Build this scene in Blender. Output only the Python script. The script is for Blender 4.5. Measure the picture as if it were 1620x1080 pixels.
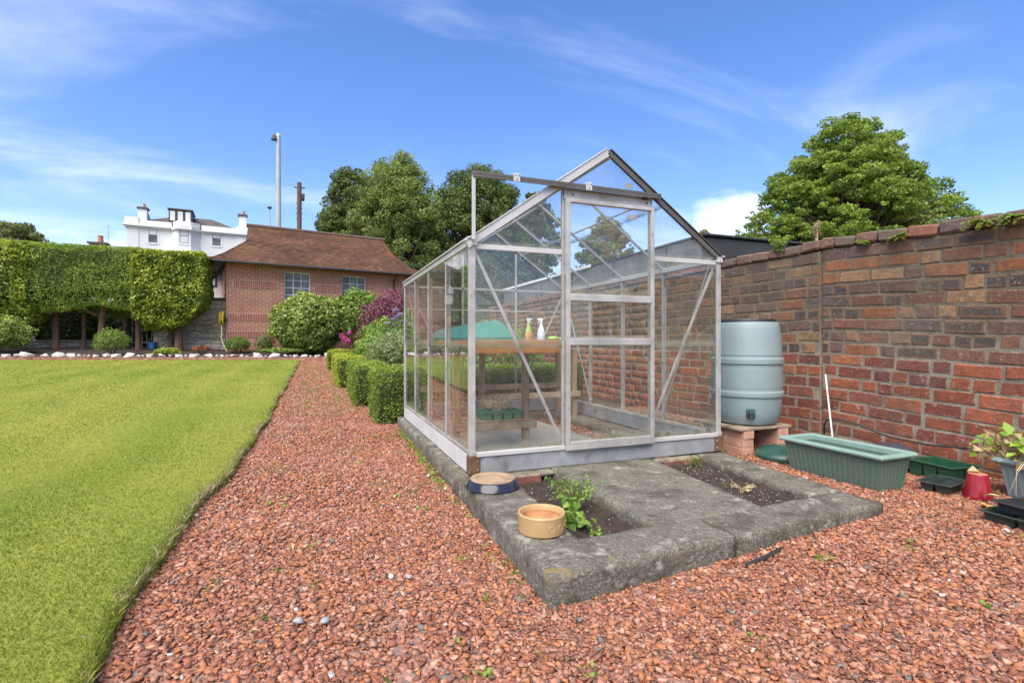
import bpy, bmesh, math, random
import numpy as np
from mathutils import Vector, Matrix, noise as mnoise

for o in list(bpy.data.objects):
    bpy.data.objects.remove(o)
SC = bpy.context.scene
COL = SC.collection
R = math.radians

# ------------------------------------------------------------------ camera
H = 0.94                                   # lens height above the gravel
YAW = R(20.9)                              # camera looks 20.9 deg to the right of the path
CX, SX = math.cos(YAW), math.sin(YAW)
cam_d = bpy.data.cameras.new('camera')
cam_d.sensor_width = 36.0
cam_d.lens = 17.78
cam_d.clip_start = 0.05
cam_d.clip_end = 2000
cam = bpy.data.objects.new('camera', cam_d)
COL.objects.link(cam)
cam.location = (0, 0, H)
cam.rotation_euler = (R(90), 0, -YAW)
SC.camera = cam

# ------------------------------------------------------------------ light
SUN_DIR = Vector((-0.50, -0.56, 1.10)).normalized()      # towards the sun
sun_el = math.asin(SUN_DIR.z)
sun_az = math.atan2(SUN_DIR.x, SUN_DIR.y)
sun_d = bpy.data.lights.new('sun', 'SUN')
sun_d.energy = 3.5
sun_d.angle = R(58)
sun_d.color = (1.0, 0.935, 0.83)
sun = bpy.data.objects.new('sun', sun_d)
COL.objects.link(sun)
sun.rotation_euler = (-SUN_DIR).to_track_quat('-Z', 'Y').to_euler()

W = bpy.data.worlds.new('World')
SC.world = W
W.use_nodes = True
nt = W.node_tree
nt.nodes.clear()
def wn(t, **k):
    n = nt.nodes.new(t)
    for a, b in k.items():
        setattr(n, a, b)
    return n
def wl(a, b):
    nt.links.new(a, b)
wout = wn('ShaderNodeOutputWorld')
wbg = wn('ShaderNodeBackground')
wbg.inputs['Strength'].default_value = 0.125
sky = wn('ShaderNodeTexSky', sky_type='NISHITA', sun_disc=False)
sky.sun_elevation = sun_el
sky.sun_rotation = sun_az
sky.air_density = 1.0
sky.dust_density = 0.45
sky.ozone_density = 3.0
tc = wn('ShaderNodeTexCoord')
sep = wn('ShaderNodeSeparateXYZ')
wl(tc.outputs['Generated'], sep.inputs[0])
def wmath(op, a, b=None, c=None, clamp=False):
    n = wn('ShaderNodeMath', operation=op, use_clamp=clamp)
    for i, x in enumerate((a, b, c)):
        if x is None:
            continue
        if isinstance(x, (int, float)):
            n.inputs[i].default_value = x
        else:
            wl(x, n.inputs[i])
    return n.outputs[0]
zc = wmath('MAXIMUM', sep.outputs[2], 0.0)
den = wmath('ADD', zc, 0.22)
px = wmath('DIVIDE', sep.outputs[0], den)
py = wmath('DIVIDE', sep.outputs[1], den)
comb = wn('ShaderNodeCombineXYZ')
wl(px, comb.inputs[0]); wl(py, comb.inputs[1])
mp = wn('ShaderNodeMapping')
mp.inputs['Rotation'].default_value = (0, 0, R(32))
mp.inputs['Scale'].default_value = (0.62, 1.45, 1)
mp.inputs['Location'].default_value = (3.1, 1.25, 0)
wl(comb.outputs[0], mp.inputs[0])
n1 = wn('ShaderNodeTexNoise')
n1.inputs['Scale'].default_value = 1.15
n1.inputs['Detail'].default_value = 9
n1.inputs['Roughness'].default_value = 0.56
n1.inputs['Distortion'].default_value = 0.7
wl(mp.outputs[0], n1.inputs['Vector'])
cir = wn('ShaderNodeMapRange', interpolation_type='SMOOTHSTEP')
cir.inputs['From Min'].default_value = 0.42
cir.inputs['From Max'].default_value = 0.82
cir.inputs['To Max'].default_value = 0.50
wl(n1.outputs[0], cir.inputs[0])
# low cumulus just over the horizon
n2 = wn('ShaderNodeTexNoise')
n2.inputs['Scale'].default_value = 3.4
n2.inputs['Detail'].default_value = 7
n2.inputs['Roughness'].default_value = 0.55
mp2 = wn('ShaderNodeMapping')
mp2.inputs['Scale'].default_value = (1, 1, 2.6)
mp2.inputs['Location'].default_value = (0.9, 0.15, 0.3)
wl(tc.outputs['Generated'], mp2.inputs[0])
wl(mp2.outputs[0], n2.inputs['Vector'])
hz = wn('ShaderNodeMapRange', interpolation_type='SMOOTHSTEP')
hz.inputs['From Min'].default_value = 0.34
hz.inputs['From Max'].default_value = 0.10
wl(sep.outputs[2], hz.inputs[0])
cu0 = wmath('MULTIPLY_ADD', hz.outputs[0], 0.30, n2.outputs[0])
lobe = wn('ShaderNodeVectorMath', operation='DOT_PRODUCT')     # one small cumulus low over the shed
wl(tc.outputs['Generated'], lobe.inputs[0])
lobe.inputs[1].default_value = Vector((0.355 + .419 * .934, .934 - .419 * .357, .243)).normalized()
lb = wn('ShaderNodeMapRange', interpolation_type='SMOOTHSTEP')
lb.inputs['From Min'].default_value = 0.9962
lb.inputs['From Max'].default_value = 0.9997
lb.inputs['To Max'].default_value = 0.17
wl(lobe.outputs['Value'], lb.inputs[0])
cu0 = wmath('ADD', cu0, lb.outputs[0])
cum = wn('ShaderNodeMapRange', interpolation_type='SMOOTHSTEP')
cum.inputs['From Min'].default_value = 0.72
cum.inputs['From Max'].default_value = 0.86
cum.inputs['To Max'].default_value = 0.6
wl(cu0, cum.inputs[0])
cfac = wmath('MAXIMUM', cir.outputs[0], cum.outputs[0])
hsv = wn('ShaderNodeHueSaturation')
hsv.inputs['Saturation'].default_value = 1.22
hsv.inputs['Value'].default_value = 1.0
wl(sky.outputs[0], hsv.inputs['Color'])
mix = wn('ShaderNodeMix', data_type='RGBA')
wl(cfac, mix.inputs['Factor'])
tint = wn('ShaderNodeMix', data_type='RGBA', blend_type='MULTIPLY')
tint.inputs['Factor'].default_value = 1.0
tint.inputs[7].default_value = (1.08, .90, 1.0, 1)
wl(hsv.outputs[0], tint.inputs[6])
wl(tint.outputs[2], mix.inputs[6])
mix.inputs[7].default_value = (6.3, 6.5, 6.9, 1)
wl(mix.outputs[2], wbg.inputs['Color'])
wl(wbg.outputs[0], wout.inputs[0])

SC.view_settings.view_transform = 'Standard'
SC.view_settings.look = 'None'
SC.view_settings.exposure = 1.08
SC.view_settings.gamma = 1.0
SC.view_settings.use_curve_mapping = False
SC.render.engine = 'CYCLES'
SC.cycles.use_denoising = True
SC.cycles.max_bounces = 8
SC.cycles.transparent_max_bounces = 40
SC.cycles.caustics_reflective = False
SC.cycles.caustics_refractive = False

# ------------------------------------------------------------------ helpers
rng = np.random.default_rng(11)
random.seed(5)

def at(u, v, depth):
    """a point of the place at a known distance, measured on the photograph"""
    t = (u - 810) / 800.0
    return Vector((depth * (SX + t * CX), depth * (CX - t * SX), H - (v - 540) / 800.0 * depth))

def sstep(a, b, x):
    t = np.clip((np.asarray(x, float) - a) / (b - a), 0, 1)
    return t * t * (3 - 2 * t)

def ground(x, y):
    x = np.asarray(x, float); y = np.asarray(y, float)
    r = 0.0245 * (np.clip(y, 5, 22) - 5) + 0.012 * np.clip(-x - 0.5, 0, 9) * sstep(3, 17, y)
    r = r + 0.052 * sstep(0.9, 2.7, x) * (1 - sstep(5.5, 8, y))
    r = r + 0.11 * sstep(17.0, 18.2, y)
    return r
def gz(x, y):
    return float(ground(x, y))

def mesh_np(name, V, F, mat=None, parent=None, attrs=None, smooth=False):
    V = np.asarray(V, np.float32); F = np.asarray(F, np.int32)
    k = F.shape[1]
    me = bpy.data.meshes.new(name)
    me.vertices.add(len(V)); me.vertices.foreach_set('co', V.ravel())
    me.loops.add(F.size); me.loops.foreach_set('vertex_index', F.ravel())
    me.polygons.add(len(F))
    me.polygons.foreach_set('loop_start', np.arange(0, F.size, k, dtype=np.int32))
    me.polygons.foreach_set('loop_total', np.full(len(F), k, np.int32))
    if smooth:
        me.polygons.foreach_set('use_smooth', np.ones(len(F), bool))
    for an, (kind, data) in (attrs or {}).items():
        a = me.attributes.new(an, kind, 'POINT')
        a.data.foreach_set('color' if kind == 'FLOAT_COLOR' else 'value', np.asarray(data, np.float32).ravel())
    me.update(calc_edges=True)
    return link(name, me, mat, parent)

def link(name, me, mat=None, parent=None):
    o = bpy.data.objects.new(name, me)
    if mat is not None and me is not None and len(me.materials) == 0:
        me.materials.append(mat)
    COL.objects.link(o)
    if parent is not None:
        o.parent = parent
    return o

def tag(o, label=None, cat=None, group=None, kind=None):
    if label: o['label'] = label
    if cat: o['category'] = cat
    if group: o['group'] = group
    if kind: o['kind'] = kind
    return o

def thing(name, label, cat, loc=(0, 0, 0), rz=0.0, group=None):
    o = bpy.data.objects.new(name, None)
    o.empty_display_size = 0.1
    COL.objects.link(o)
    o.location = loc
    o.rotation_euler = (0, 0, rz)
    return tag(o, label, cat, group)

class MB:
    """collects shapes of one mesh"""
    def __init__(s):
        s.V = []; s.F = []
    def add(s, vs, fs):
        b = len(s.V)
        s.V += [tuple(v) for v in vs]
        s.F += [tuple(i + b for i in f) for f in fs]
        return s
    def box(s, c, d, rz=0.0, m=None):
        hx, hy, hz_ = d[0] / 2, d[1] / 2, d[2] / 2
        vs = [Vector((sx * hx, sy * hy, sz * hz_)) for sz in (-1, 1) for sx, sy in ((-1, -1), (1, -1), (1, 1), (-1, 1))]
        M = Matrix.Translation(c) @ (m.to_4x4() if m else Matrix.Rotation(rz, 4, 'Z'))
        return s.add([M @ v for v in vs], [(3, 2, 1, 0), (4, 5, 6, 7), (0, 1, 5, 4), (1, 2, 6, 5), (2, 3, 7, 6), (3, 0, 4, 7)])
    def bb(s, a, b):
        return s.box(((a[0] + b[0]) / 2, (a[1] + b[1]) / 2, (a[2] + b[2]) / 2), (abs(b[0] - a[0]), abs(b[1] - a[1]), abs(b[2] - a[2])))
    def beam(s, p0, p1, w, t, side=None):
        p0 = Vector(p0); p1 = Vector(p1)
        z = (p1 - p0).normalized()
        x = Vector(side) if side else (Vector((0, 0, 1)) if abs(z.z) < .9 else Vector((0, 1, 0)))
        x = (x - z * x.dot(z)).normalized(); y = z.cross(x)
        vs = []
        for p in (p0, p1):
            for a, b in ((-1, -1), (1, -1), (1, 1), (-1, 1)):
                vs.append(p + x * a * w / 2 + y * b * t / 2)
        return s.add(vs, [(3, 2, 1, 0), (4, 5, 6, 7), (0, 1, 5, 4), (1, 2, 6, 5), (2, 3, 7, 6), (3, 0, 4, 7)])
    def prism(s, pts, ext):
        """pts: planar polygon (3-D), ext: extrusion vector"""
        n = len(pts); ext = Vector(ext)
        vs = [Vector(p) for p in pts] + [Vector(p) + ext for p in pts]
        fs = [tuple(range(n - 1, -1, -1)), tuple(range(n, 2 * n))]
        fs += [(i, (i + 1) % n, n + (i + 1) % n, n + i) for i in range(n)]
        return s.add(vs, fs)
    def lathe(s, prof, seg=32, c=(0, 0, 0), close=True):
        vs = []; fs = []
        n = len(prof)
        for k in range(seg):
            a = 2 * math.pi * k / seg
            for r, z in prof:
                vs.append((c[0] + r * math.cos(a), c[1] + r * math.sin(a), c[2] + z))
        for k in range(seg):
            k2 = (k + 1) % seg
            for i in range(n - 1):
                fs.append((k * n + i, k2 * n + i, k2 * n + i + 1, k * n + i + 1))
        if close:
            fs.append(tuple(k * n + n - 1 for k in range(seg)))
            fs.append(tuple(k * n for k in range(seg - 1, -1, -1)))
        return s.add(vs, fs)
    def tube(s, pts, rad, seg=8):
        pts = [Vector(p) for p in pts]
        n = len(pts)
        if isinstance(rad, (int, float)): rad = [rad] * n
        vs = []; fs = []
        x = None
        for i, p in enumerate(pts):
            d = (pts[min(i + 1, n - 1)] - pts[max(i - 1, 0)]).normalized()
            if x is None:
                x = d.orthogonal().normalized()
            x = (x - d * x.dot(d)).normalized()
            y = d.cross(x)
            for k in range(seg):
                a = 2 * math.pi * k / seg
                vs.append(p + (x * math.cos(a) + y * math.sin(a)) * rad[i])
        for i in range(n - 1):
            for k in range(seg):
                k2 = (k + 1) % seg
                fs.append((i * seg + k, i * seg + k2, (i + 1) * seg + k2, (i + 1) * seg + k))
        fs.append(tuple(range(seg - 1, -1, -1)))
        fs.append(tuple((n - 1) * seg + k for k in range(seg)))
        return s.add(vs, fs)
    def build(s, name, mat, parent=None, smooth=False, bevel=0.0, seg=2):
        me = bpy.data.meshes.new(name)
        me.from_pydata(s.V, [], s.F)
        me.update()
        bm = bmesh.new(); bm.from_mesh(me)
        bmesh.ops.recalc_face_normals(bm, faces=bm.faces)
        if bevel > 0:
            es = [e for e in bm.edges if len(e.link_faces) == 2 and e.calc_face_angle(0) > 0.6]
            bmesh.ops.bevel(bm, geom=es, offset=bevel, segments=seg, affect='EDGES', profile=0.5)
        bm.to_mesh(me); bm.free()
        if smooth:
            for p in me.polygons: p.use_smooth = True
            try: me.set_sharp_from_angle(angle=R(38))
            except Exception: pass
        return link(name, me, mat, parent)

def hull_mesh(name, pts):
    me = bpy.data.meshes.new(name)
    bm = bmesh.new()
    for p in pts: bm.verts.new(p)
    r = bmesh.ops.convex_hull(bm, input=bm.verts)
    bmesh.ops.delete(bm, geom=[v for v in bm.verts if not v.link_faces], context='VERTS')
    bmesh.ops.recalc_face_normals(bm, faces=bm.faces)
    bm.to_mesh(me); bm.free()
    return me

def chamfer_pts(d, c, jit, rnd):
    pts = []
    hx, hy, hz_ = d[0] / 2, d[1] / 2, d[2] / 2
    for sx in (-1, 1):
        for sy in (-1, 1):
            for sz in (-1, 1):
                j = [rnd.uniform(-jit, jit) for _ in range(3)]
                cc = c * rnd.uniform(.5, 1.8)
                for k in range(3):
                    q = [sx * (hx - (0 if k == 0 else cc)) + j[0], sy * (hy - (0 if k == 1 else cc)) + j[1], sz * (hz_ - (0 if k == 2 else cc)) + j[2]]
                    pts.append(q)
    return pts

def rough_box(d, step=0.03, r=0.012, amp=0.004, freq=9.0, seed=0, shear=None):
    """a box with worn rounded edges and an uneven surface: returns V, F (quads)"""
    d = np.array(d, float)
    n = np.maximum(2, np.ceil(d / step).astype(int))
    idx = {}; V = []; F = []
    def vid(i, j, k):
        key = (i, j, k)
        if key not in idx:
            idx[key] = len(V)
            V.append((-.5 + i / n[0], -.5 + j / n[1], -.5 + k / n[2]))
        return idx[key]
    for ax in range(3):
        a, b = [q for q in range(3) if q != ax]
        for side in (0, n[ax]):
            for i in range(n[a]):
                for j in range(n[b]):
                    q = []
                    for di, dj in ((0, 0), (1, 0), (1, 1), (0, 1)):
                        c = [0, 0, 0]; c[ax] = side; c[a] = i + di; c[b] = j + dj
                        q.append(vid(*c))
                    flip = (side == 0) ^ (ax == 1)
                    F.append(q[::-1] if flip else q)
    V = np.array(V) * d
    inner = np.clip(V, -(d / 2 - r), d / 2 - r)
    dv = V - inner
    ln = np.linalg.norm(dv, axis=1, keepdims=True); ln[ln == 0] = 1
    nrm = dv / ln
    V = inner + nrm * r
    for i in range(len(V)):
        p = Vector(V[i]) * freq + Vector((seed * 3.1, seed * 1.7, seed))
        f = mnoise.fractal(p, 1.0, 2.0, 4)
        V[i] += nrm[i] * amp * f
    return V, np.array(F)

# ------------------------------------------------------------------ materials
def new_mat(name):
    m = bpy.data.materials.new(name)
    m.use_nodes = True
    t = m.node_tree
    t.nodes.clear()
    out = t.nodes.new('ShaderNodeOutputMaterial')
    return m, t, out
class NT:
    def __init__(s, t): s.t = t
    def n(s, typ, inp=None, **k):
        n = s.t.nodes.new(typ)
        for a, b in k.items(): setattr(n, a, b)
        for a, b in (inp or {}).items(): s.set(n.inputs[a], b)
        return n
    def set(s, sock, b):
        if hasattr(b, 'is_linked') or isinstance(b, bpy.types.NodeSocket): s.t.links.new(b, sock)
        else:
            if isinstance(b, (tuple, list)) and len(b) == 3 and sock.type == 'RGBA': b = (*b, 1)
            sock.default_value = b
    def math(s, op, a, b=0.0, c=None, clamp=False):
        n = s.n('ShaderNodeMath', operation=op, use_clamp=clamp)
        s.set(n.inputs[0], a); s.set(n.inputs[1], b)
        if c is not None: s.set(n.inputs[2], c)
        return n.outputs[0]
    def mix(s, f, a, b, mode='MIX'):
        n = s.n('ShaderNodeMix', data_type='RGBA', blend_type=mode)
        s.set(n.inputs['Factor'], f); s.set(n.inputs[6], a); s.set(n.inputs[7], b)
        return n.outputs[2]
    def pos(s):
        return s.n('ShaderNodeNewGeometry').outputs['Position']
    def noise(s, scale, detail=4, rough=.55, vec=None, dist=0.0):
        n = s.n('ShaderNodeTexNoise', {'Scale': scale, 'Detail': detail, 'Roughness': rough, 'Distortion': dist})
        if vec is not None: s.t.links.new(vec, n.inputs['Vector'])
        return n.outputs[0]
    def ramp(s, f, lo, hi, a=0.0, b=1.0):
        n = s.n('ShaderNodeMapRange', interpolation_type='SMOOTHSTEP')
        s.set(n.inputs[0], f)
        n.inputs['From Min'].default_value = lo; n.inputs['From Max'].default_value = hi
        n.inputs['To Min'].default_value = a; n.inputs['To Max'].default_value = b
        return n.outputs[0]
    def mapping(s, vec, scale=(1, 1, 1), rot=(0, 0, 0), loc=(0, 0, 0)):
        n = s.n('ShaderNodeMapping', {'Scale': scale, 'Rotation': rot, 'Location': loc})
        s.t.links.new(vec, n.inputs[0])
        return n.outputs[0]
    def bump(s, h, dist=.01, strength=1.0, normal=None):
        n = s.n('ShaderNodeBump', {'Strength': strength, 'Distance': dist})
        s.t.links.new(h, n.inputs['Height'])
        if normal is not None: s.t.links.new(normal, n.inputs['Normal'])
        return n.outputs[0]

def surf(name, c1, c2=None, scale=8.0, rough=.7, bump=0.0, bscale=60.0, metal=0.0, spec=.4, c3=None, s3=2.0, t3=(.55, .75), stretch=None):
    """a plain uneven surface: two tones by noise, a third as stains, fine relief"""
    m, t, out = new_mat(name)
    N = NT(t)
    vec = N.pos()
    if stretch: vec = N.mapping(vec, stretch)
    f = N.ramp(N.noise(scale, 6, .6, vec), .3, .7)
    col = N.mix(f, c1, c2 if c2 else tuple(x * .8 for x in c1))
    if c3: col = N.mix(N.ramp(N.noise(s3, 5, .6, vec), *t3), col, c3)
    b = N.n('ShaderNodeBsdfPrincipled', {'Base Color': col, 'Metallic': metal, 'Specular IOR Level': spec})
    rr = N.ramp(N.noise(scale * 1.7, 4, .6, vec), .2, .8, max(0, rough - .12), min(1, rough + .12))
    t.links.new(rr, b.inputs['Roughness'])
    if bump > 0:
        t.links.new(N.bump(N.noise(bscale, 5, .65, vec), bump), b.inputs['Normal'])
    t.links.new(b.outputs[0], out.inputs[0])
    return m

def leaf_mat(name, dark, light, trans=.3, rough=.55, third=None):
    """leaves: tone read from the value v of each leaf"""
    m, t, out = new_mat(name)
    N = NT(t)
    v = N.n('ShaderNodeAttribute', attribute_name='v').outputs['Fac']
    col = N.mix(v, dark, light)
    if third:
        col = N.mix(N.ramp(v, .9, 1.0), col, third)
    b = N.n('ShaderNodeBsdfPrincipled', {'Base Color': col, 'Roughness': rough, 'Specular IOR Level': .35})
    tr = N.n('ShaderNodeBsdfTranslucent', {'Color': N.mix(.5, col, (light[0] * 1.3, light[1] * 1.3, light[2] * .6))})
    ms = N.n('ShaderNodeMixShader', {'Fac': trans})
    t.links.new(b.outputs[0], ms.inputs[1]); t.links.new(tr.outputs[0], ms.inputs[2])
    t.links.new(ms.outputs[0], out.inputs[0])
    return m

def attr_mat(name, rough=.85, bump=.0015, bscale=220.0, spec=.3, dirt=None):
    """colour read from the mesh's own col attribute, with fine grain"""
    m, t, out = new_mat(name)
    N = NT(t)
    c = N.n('ShaderNodeAttribute', attribute_name='col').outputs['Color']
    f = N.noise(bscale * .5, 4, .6, N.pos())
    col = N.mix(N.ramp(f, .25, .75, .0, .38), c, (.05, .04, .035), 'MIX')
    if dirt:
        col = N.mix(N.ramp(N.noise(dirt[1], 5, .6, N.pos()), *dirt[2]), col, dirt[0])
    b = N.n('ShaderNodeBsdfPrincipled', {'Base Color': col, 'Roughness': rough, 'Specular IOR Level': spec})
    if bump: t.links.new(N.bump(N.noise(bscale, 4, .6, N.pos()), bump), b.inputs['Normal'])
    t.links.new(b.outputs[0], out.inputs[0])
    return m

def glass_mat(name, dirt=.05, streak=.10, tint=(.985, .992, .985)):
    m, t, out = new_mat(name)
    N = NT(t)
    g = N.n('ShaderNodeNewGeometry')
    dp = N.n('ShaderNodeVectorMath', operation='DOT_PRODUCT')
    t.links.new(g.outputs['Normal'], dp.inputs[0]); t.links.new(g.outputs['Incoming'], dp.inputs[1])
    c = N.math('ABSOLUTE', dp.outputs['Value'])
    k = N.math('POWER', N.math('SUBTRACT', 1.0, c, clamp=True), 5.0)
    fr = N.math('MULTIPLY_ADD', k, .95, .032)
    tr = N.n('ShaderNodeBsdfTransparent', {'Color': tint})
    gl = N.n('ShaderNodeBsdfGlossy', {'Color': (.95, .97, .97), 'Roughness': .012})
    m1 = N.n('ShaderNodeMixShader')
    t.links.new(fr, m1.inputs[0]); t.links.new(tr.outputs[0], m1.inputs[1]); t.links.new(gl.outputs[0], m1.inputs[2])
    vs = N.mapping(g.outputs['Position'], (26, 26, 1.6))
    a = N.ramp(N.noise(1.0, 5, .65, vs), .45, .8, 0, streak)
    b2 = N.ramp(N.noise(3.2, 6, .7, g.outputs['Position']), .35, .8, dirt * .5, dirt * 1.8)
    sp = N.ramp(N.noise(55, 3, .6, g.outputs['Position']), .70, .80, 0, .22)
    gz_ = N.n('ShaderNodeSeparateXYZ'); t.links.new(N.n('ShaderNodeTexCoord').outputs['Generated'], gz_.inputs[0])
    al = N.math('MULTIPLY', N.ramp(gz_.outputs[2], .0, .10, .55, 0), N.ramp(N.noise(11, 5, .7, g.outputs['Position']), .3, .65))
    al2 = N.math('MULTIPLY', N.ramp(gz_.outputs[2], .93, 1.0, 0, .30), N.ramp(N.noise(9, 5, .7, g.outputs['Position']), .35, .7))
    df_ = N.math('ADD', N.math('ADD', N.math('ADD', a, b2), sp), N.math('ADD', al, al2), clamp=True)
    d1 = N.n('ShaderNodeBsdfDiffuse', {'Color': N.mix(N.math('MULTIPLY', al, 1.8), (.42, .41, .34), (.20, .20, .11))})
    m2 = N.n('ShaderNodeMixShader')
    t.links.new(df_, m2.inputs[0]); t.links.new(m1.outputs[0], m2.inputs[1]); t.links.new(d1.outputs[0], m2.inputs[2])
    t.links.new(m2.outputs[0], out.inputs[0])
    return m

# ------------------------------------------------------------------ foliage
def leaves(name, pos, out_dir, size, mat, parent=None, aspect=.5, bias=.6, vals=None, seed=0, sizevar=.35, fold=.12):
    """one mesh of many small leaf faces"""
    g = np.random.default_rng(seed)
    n = len(pos)
    pos = np.asarray(pos, float)
    nr = g.normal(size=(n, 3))
    nr /= np.linalg.norm(nr, axis=1, keepdims=True)
    if out_dir is not None:
        nr = nr * (1 - bias) + np.asarray(out_dir) * bias
    nr[:, 2] += .15
    nr /= np.linalg.norm(nr, axis=1, keepdims=True) + 1e-9
    d = np.cross(nr, g.normal(size=(n, 3)))
    d /= np.linalg.norm(d, axis=1, keepdims=True) + 1e-9
    p = np.cross(nr, d)
    s = (size * (1 + g.uniform(-sizevar, sizevar, n)))[:, None]
    w = s * aspect * .5
    fz = nr * s * fold
    V = np.stack([pos - d * s * .5, pos + p * w + fz - d * s * .05, pos + d * s * .5, pos - p * w + fz - d * s * .05], axis=1).reshape(-1, 3)
    F = np.arange(4 * n, dtype=np.int32).reshape(n, 4)
    T = np.concatenate([F[:, [0, 1, 2]], F[:, [0, 2, 3]]])
    if vals is None: vals = g.uniform(0, 1, n)
    vv = np.repeat(np.clip(vals + g.normal(0, .12, n), 0, 1), 4)
    return mesh_np(name, V, T, mat, parent, {'v': ('FLOAT', vv)})

def rand_dirs(n, g):
    d = g.normal(size=(n, 3))
    return d / np.linalg.norm(d, axis=1, keepdims=True)

def clump_points(centers, radii, per, g, flat=.75):
    P = []; D = []; VV = []
    for c, r in zip(centers, radii):
        k = max(3, int(per * (r / np.mean(radii)) ** 2))
        d = rand_dirs(k, g)
        rr = r * g.uniform(.35, 1.0, k) ** .6
        q = np.array(c) + d * rr[:, None] * np.array([1, 1, flat])
        P.append(q); D.append(d)
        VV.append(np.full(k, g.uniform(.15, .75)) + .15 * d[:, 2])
    return np.concatenate(P), np.concatenate(D), np.concatenate(VV)

def tree(name, label, base, top, crown_c, crown_r, mat, bark, flat=.75, bias=.35, n_clumps=60, per=350, leaf=.12, seed=1, taper=.3, sprays=0, group=None, clump=.22, trunk_r=.25, low=-.95):
    g = np.random.default_rng(seed)
    T = thing(name, label, 'tree', base, group=group)
    b = np.array(base); cc = np.array(crown_c) - b; cr = np.array(crown_r, float)
    cs = []; rs = []
    while len(cs) < n_clumps:
        d = rand_dirs(1, g)[0]
        if d[2] < low: continue
        rad = g.uniform(.25, 1.0) ** .45
        q = d * rad
        q[:2] *= (1 - taper * max(0, q[2]))
        cs.append(cc + q * cr * .86); rs.append(clump * cr.mean() * g.uniform(.65, 1.35))
    if sprays:
        for i in range(sprays):
            d = rand_dirs(1, g)[0]; d[2] = abs(d[2]) * .9 - .25
            q = d * g.uniform(.93, 1.06); q[:2] *= (1 - taper * max(0, q[2]))
            cs.append(cc + q * cr * .95); rs.append(clump * cr.mean() * g.uniform(.22, .42))
    P, D, VV = clump_points(cs, rs, per, g, flat)
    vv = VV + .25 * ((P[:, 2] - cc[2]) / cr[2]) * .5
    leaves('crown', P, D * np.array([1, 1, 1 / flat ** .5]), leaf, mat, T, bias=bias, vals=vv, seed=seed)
    m = MB()
    zt = cc[2] + cr[2] * .35
    pts = [(0, 0, 0), (.02 * zt, .01 * zt, zt * .35), (-.01 * zt + cc[0] * .5, cc[1] * .5, zt * .7), (cc[0], cc[1], zt)]
    m.tube(pts, [trunk_r, trunk_r * .8, trunk_r * .55, trunk_r * .2], 9)
    for i in range(0, len(cs), 3):
        c = np.array(cs[i])
        t0 = g.uniform(.35, .9)
        s = np.array([cc[0] * t0, cc[1] * t0, zt * t0])
        mid = (s + c) / 2 + np.array([0, 0, -.06 * cr[2]])
        m.tube([s, mid, c], [trunk_r * .34, trunk_r * .2, trunk_r * .06], 5)
    m.build('trunk', bark, T, smooth=True)
    return T

def blob_points(c, r, n, g, shell=.55, bottom=-.5):
    """points on the lumpy outside of a rounded bush"""
    d = rand_dirs(int(n * 1.6), g)
    d = d[d[:, 2] > bottom][:n]
    lump = np.array([mnoise.noise(Vector(q) * 2.3 + Vector((c[0], c[1], 0))) for q in d]) * .22 + 1
    rr = (g.uniform(shell, 1, len(d)) ** .5) * lump
    return np.array(c) + d * rr[:, None] * np.array(r), d, lump

def bush(name, label, c, r, mat, stem_mat, n=2500, leaf=.07, seed=1, cat='shrub', group=None, aspect=.55, base=None, bottom=-.6, shell=.45, part='foliage', inner_blocker=False):
    g = np.random.default_rng(seed)
    base = base if base else (c[0], c[1], gz(c[0], c[1]))
    T = thing(name, label, cat, base, group=group)
    P, D, L = blob_points((0, 0, 0), r, n, g, shell, bottom)
    off = np.array(c) - np.array(base)
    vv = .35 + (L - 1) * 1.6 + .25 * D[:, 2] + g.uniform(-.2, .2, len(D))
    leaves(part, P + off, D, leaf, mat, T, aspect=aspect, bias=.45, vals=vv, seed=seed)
    if inner_blocker:
        q = MB(); q.lathe([(.05, -.8), (.6, -.6), (.78, 0), (.6, .5), (.05, .7)], 14)  # dark solid added inside so nothing shows through the leaves
        q.V = [(x * r[0] + off[0], y * r[1] + off[1], z * r[2] + off[2]) for x, y, z in q.V]
        q.build('inner_blocker', M['inner_blocker'], T, smooth=True)
    m = MB()
    for i in range(7):
        a = i * 2.4
        m.tube([(0.06 * math.cos(a), 0.06 * math.sin(a), 0), (.3 * r[0] * math.cos(a), .3 * r[1] * math.sin(a), off[2] * .6), (.6 * r[0] * math.cos(a), .6 * r[1] * math.sin(a), off[2] + .4 * r[2])], [.022, .016, .006], 5)
    m.build('stem', stem_mat, T, smooth=True)
    return T

def box_surface(lo, hi, n, g, depth=.06, bottom=False, round_=.0):
    lo = np.array(lo, float); hi = np.array(hi, float)
    d = hi - lo
    A = [d[1] * d[2], d[1] * d[2], d[0] * d[2], d[0] * d[2], d[0] * d[1], d[0] * d[1] if bottom else 0]
    A = np.array(A); pick = g.choice(6, n, p=A / A.sum())
    P = lo + g.uniform(0, 1, (n, 3)) * d
    D = np.zeros((n, 3))
    for f, (ax, side) in enumerate(((0, 0), (0, 1), (1, 0), (1, 1), (2, 1), (2, 0))):
        k = pick == f
        P[k, ax] = (hi if side else lo)[ax] + (-1 if side else 1) * g.uniform(-.25, 1, k.sum()) ** 1 * depth
        D[k, ax] = 1 if side else -1
    if round_ > 0:
        i = np.clip(P, lo + round_, hi - round_)
        i[:, 2] = np.clip(P[:, 2], lo[2], hi[2] - round_)
        v = P - i; ln = np.linalg.norm(v, axis=1, keepdims=True); 
        k = (ln > round_)[:, 0]
        P[k] = i[k] + v[k] / ln[k] * round_
    return P, D

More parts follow.
